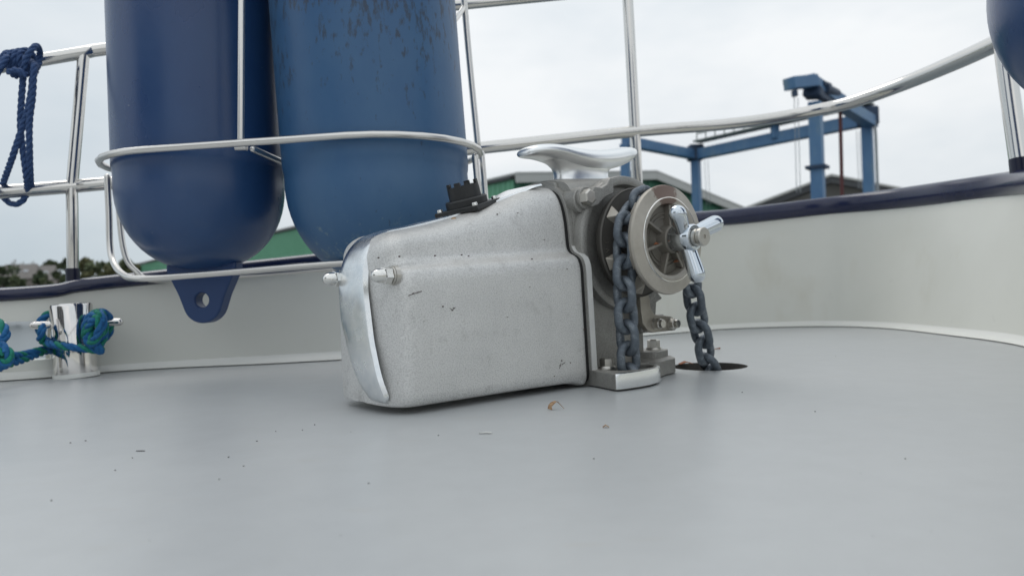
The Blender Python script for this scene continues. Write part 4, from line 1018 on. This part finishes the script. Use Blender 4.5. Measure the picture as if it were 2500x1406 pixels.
# grey shed under the boat hoist
gs_ = thing('grey_shed', 'grey shed with dark low gable roof behind the boat hoist', 'shed', (0, 0, QZ))
DG = 46
pk, lf, rt = at(2030, 432, DG), at(1845, 503, DG), at(2480, 510, DG+9); rt.z = pk.z-1.9
lf0 = at(1790, 525, DG)
gs_.location = (pk.x, pk.y, QZ); PM[gs_.name] = Matrix.Translation(Vector(gs_.location))
bk = Vector((.5, 1, 0)).normalized()*22
MB().loft([[top3(lf0, QZ), top3(lf0, lf0.z-.1), top3(pk, pk.z-.15), top3(rt, rt.z-.1), top3(rt, QZ)], [top3(lf0, QZ)+bk, top3(lf0, lf0.z-.1)+bk, top3(pk, pk.z-.15)+bk, top3(rt, rt.z-.1)+bk, top3(rt, QZ)+bk]]).build('wall', M_greyclad, gs_, smooth=0)
r_ = MB(); fo = -bk.normalized()*.5
for a, b in ((lf0, pk), (pk, rt)):
    r_.loft([[top3(a, a.z)+fo, top3(b, b.z)+fo, top3(b, b.z-.42)+fo, top3(a, a.z-.42)+fo], [top3(a, a.z)+bk, top3(b, b.z)+bk, top3(b, b.z-.42)+bk, top3(a, a.z-.42)+bk]])
r_.build('roof', M_darkroof, gs_, smooth=0)
v_ = MB(); fo2 = fo*1.15
for a, b in ((lf0, pk), (pk, rt)): v_.bar(top3(a, a.z+.05)+fo2, top3(b, b.z+.05)+fo2, .1, .14)
v_.build('verge_trim', M_fascia, gs_, smooth=0)
dr = MB(); d0 = at(1905, 500, DG-.1); dr.box((d0.x+1.2, d0.y-.35, QZ+2.2), (1.4, .08, 4.4)); dr.build('door', M_fascia, gs_, smooth=0)

# boat hoist (travelling gantry)
LA = [at(1990, 250, 19.5), at(2116, 300, 23.6), at(1698, 385, 28.9), at(1525, 352, 26.3)]
LZ = sum(p.z for p in LA)/4
ho = thing('boat_hoist', 'faded blue steel travelling boat hoist standing beyond the bow', 'boat hoist', (LA[0].x, LA[0].y, QZ))
tops = [Vector((p.x, p.y, p.z)) for p in LA]
for p, s_ in zip(tops, (.31, .31, .31, .28)):
    MB().bar(Vector((p.x, p.y, QZ)), p, s_, s_, up=(.6, .8, 0)).build('leg', M_crane, ho, smooth=0, bevel=.02)
    MB().bar(Vector((p.x, p.y, QZ)), Vector((p.x, p.y, QZ+.9)), s_*1.5, .5, up=(.6, .8, 0)).build('wheel_carriage', M_crane_d, ho, smooth=0)
A, B, C, D_ = tops
# collar half-way up the nearest leg
cA = at(1997, 408, 19.5); cA = Vector((A.x, A.y, cA.z)); MB().bar(cA-Vector((0, 0, .05)), cA+Vector((0, 0, .03)), .50, .50, up=(.6, .8, 0)).build('collar', M_crane_d, ho, smooth=0)
def beam(a, b, w, h, m=M_crane, name='beam'): return MB().bar(a, b, w, h).build(name, m, ho, smooth=0, bevel=.015)
beam(B+Vector((0, 0, .1)), C+Vector((0, 0, .1)), .36, .40)
beam(C+Vector((0, 0, .1)), D_+Vector((0, 0, .1)), .32, .36)
for p in (C, B): MB().box(p+Vector((0, 0, .18)), (.58, .58, .62)).build('corner_box', M_crane_d, ho, smooth=0, bevel=.08)
# high end frame over the near right leg
tA1, tA0 = at(1932, 208, 18.6), at(2000, 213, 19.4)
beam(at(1926, 205, 18.8), at(1985, 199, 19.3), .36, .30); beam(at(1972, 197, 19.3), at(2050, 250, 21.2), .36, .32)
beam(at(2040, 246, 21.0), at(2130, 300, 23.6), .34, .34)
MB().bar(at(1985, 240, 19.5), at(1988, 215, 19.5), .46, .46, up=(.6, .8, 0)).build('leg_head', M_crane_d, ho, smooth=0, bevel=.05)
MB().tube([at(2012, 216, 19.8), at(2040, 230, 20.8)], .15, 14).build('winch_drum', M_crane_d, ho)
MB().tube([at(2004, 205, 19.7), at(2022, 212, 20.2)], .11, 14).build('winch_motor', M_crane_d, ho)
MB().bar(at(1995, 228, 19.6), at(2045, 256, 21.0), .2, .2).build('winch_frame', M_crane_d, ho, smooth=0)
# walkway along the long beam
wk0, wk1 = C+Vector((0, -.3, .55)), B+Vector((0, -.3, .55))
MB().bar(wk0, wk1, .5, .06).build('walkway', M_walk, ho, smooth=0)
hr = MB()
for k in range(17):
    p = wk0.lerp(wk1, k/16); hr.bar(p, p+Vector((0, 0, .32)), .035, .035, up=(1, 0, 0))
hr.bar(wk0+Vector((0, 0, .32)), wk1+Vector((0, 0, .32)), .05, .05); hr.build('handrail', M_walk, ho, smooth=0)
for (x, y0, y1, d) in ((1939, 232, 470, 18.9), (1948, 240, 470, 18.9), (2091, 320, 462, 23), (2098, 320, 462, 23), (1720, 392, 500, 28.6), (1728, 392, 500, 28.6)):
    MB().tube([at(x, y0, d), at(x+6, y1, d)], .010, 6).build('lifting_cable', M_cable, ho)
MB().tube([at(2051, 265, 21.5), at(2056, 480, 21.5)], .055, 8).build('red_pipe', M_red, ho)
MB().tube([at(2128, 285, 23.3), at(2135, 296, 23.3), at(2138, 330, 23.3), at(2143, 470, 23.3)], .045, 8).build('pipe', M_cable, ho)
MB().box(at(1892, 322, 26), (.25, .25, .5)).build('beam_lamp', M_crane, ho, smooth=0, bevel=.03)
MB().bar(at(1939, 222, 18.8), at(1941, 236, 18.8), .12, .12, up=(1, 0, 0)).build('hook_block', M_crane_d, ho, smooth=0)

# far bank: house and trees
def house(label, x, y, d, w, h, rh, n, name='house'):
    p = at(x, y, d); t = thing(name, label, 'house', (p.x, p.y, QZ-.1), .25)
    zt = p.z-(QZ-.1)
    MB().box((0, 0, (zt-rh)/2), (w*.94, 5, zt-rh)).build('wall', M_housew, t, smooth=0, local=True)
    MB().loft([[Vector((a*w/2, -3, zt-rh)), Vector((a*w/2, 3, zt-rh)), Vector((a*w/2*.82, 0, zt))] for a in (-1, 1)]).build('roof', M_houser, t, smooth=0, local=True)
    for k in range(n):
        xx = (k-(n-1)/2)*1.3
        MB().box((xx, -1.55, zt-rh*.52), (.85, .14, .75), Matrix.Rotation(-.0, 3, 'X')).build('dormer_window', M_window, t, smooth=0, local=True, bevel=.03)
    return t
house('brick house with three pale dormer windows among the trees on the far bank', 52, 645, 150, 7.2, 3, 3.0, 3)
house('smaller brick house with one pale dormer, right of the larger house', 118, 648, 150, 3.2, 3, 3.0, 1)
def tree(label, x, ytop, d, wpx, kind, gaps=0):
    p = at(x, ytop, d); zb = QZ-.1; H = p.z-zb; R = wpx/2*d/FPX
    t = thing('tree', label, 'tree', (p.x, p.y, zb), 0, 'trees on the far bank')
    rnd = random.Random(int(x*13+kind)); tr = MB().tube([Vector((0, 0, 0)), Vector((.1, 0, H*.3)), Vector((.05, 0, H*.6)), Vector((0, 0, H*.85))], [.22, .17, .11, .04], 8)
    for k in range(6):
        a = rnd.uniform(0, 2*PI); z = H*rnd.uniform(.35, .7); tr.tube([Vector((.05, 0, z)), Vector((math.cos(a)*R*.4, math.sin(a)*R*.4, z+H*.1)), Vector((math.cos(a)*R*.75, math.sin(a)*R*.75, z+H*.22))], [.08, .05, .02], 5)
    tr.build('trunk', M_bark, t, local=True)
    cr_ = MB(); nl = 1500 if kind != 3 else 420
    clumps = [(Vector((rnd.gauss(0, .45)*R, rnd.gauss(0, .4)*R, H*rnd.uniform(.22, .9))), R*rnd.uniform(.25, .5)) for _ in range(16)]+[(Vector((rnd.uniform(-.2, .2)*R, 0, H*.93)), R*.22)]
    for k in range(nl):
        c, r = rnd.choice(clumps); v = Vector((rnd.gauss(0, 1), rnd.gauss(0, 1), rnd.gauss(0, .8))).normalized()*r*rnd.uniform(.55, 1.05)
        q = c+v
        if q.z > H: q.z = H-rnd.random()*.3
        s_ = rnd.uniform(.12, .3)*(d/84)*(1 if kind != 3 else .5); a = Vector((rnd.gauss(0, 1), rnd.gauss(0, 1), rnd.gauss(0, 1))).normalized(); b = a.cross(Vector((rnd.gauss(0, 1), rnd.gauss(0, 1), rnd.gauss(0, 1)))).normalized()
        cr_.add([q-a*s_, q+b*s_*.6, q+a*s_, q-b*s_*.6], [(0, 1, 2, 3)])
    cr_.build('crown', M_fol[kind], t, local=True, smooth=0, keep=True)
KL = {0: 'dark green bushy tree', 1: 'olive and yellowing tree', 2: 'mid green rounded tree', 3: 'bare grey twiggy tree'}
TR = [(5, 648, 76, 60, 0, 'left of the brick house, at the photo edge'), (-60, 640, 84, 70, 2, 'beyond the left photo edge'), (38, 632, 168, 64, 3, 'standing behind the larger brick house roof'), (78, 636, 168, 50, 3, 'rising between the two brick houses'), (40, 672, 72, 46, 2, 'low in front of the larger brick house'), (92, 658, 70, 56, 0, 'in front of the gap between the two houses'), (124, 634, 168, 66, 2, 'behind the smaller brick house'), (160, 626, 92, 52, 0, 'just left of the leftmost rail post'), (140, 668, 70, 44, 2, 'low below the smaller house, left of the rail post'),
      (208, 627, 88, 58, 1, 'just right of the leftmost rail post'), (246, 636, 86, 60, 2, 'midway between rail post and basket rod'), (275, 640, 84, 44, 1, 'seen through the basket rod on the left'), (306, 625, 84, 48, 2, 'tallest one right of the basket rod'), (328, 640, 82, 40, 1, 'half hidden by the navy fender dome'), (225, 660, 74, 50, 1, 'low foreground one right of the leftmost post'), (180, 660, 74, 46, 2, 'low one directly behind the leftmost post')]
for x, y, d, wpx, k, lab in TR: tree(f'{KL[k]} {lab}', x, y, d, wpx, k)
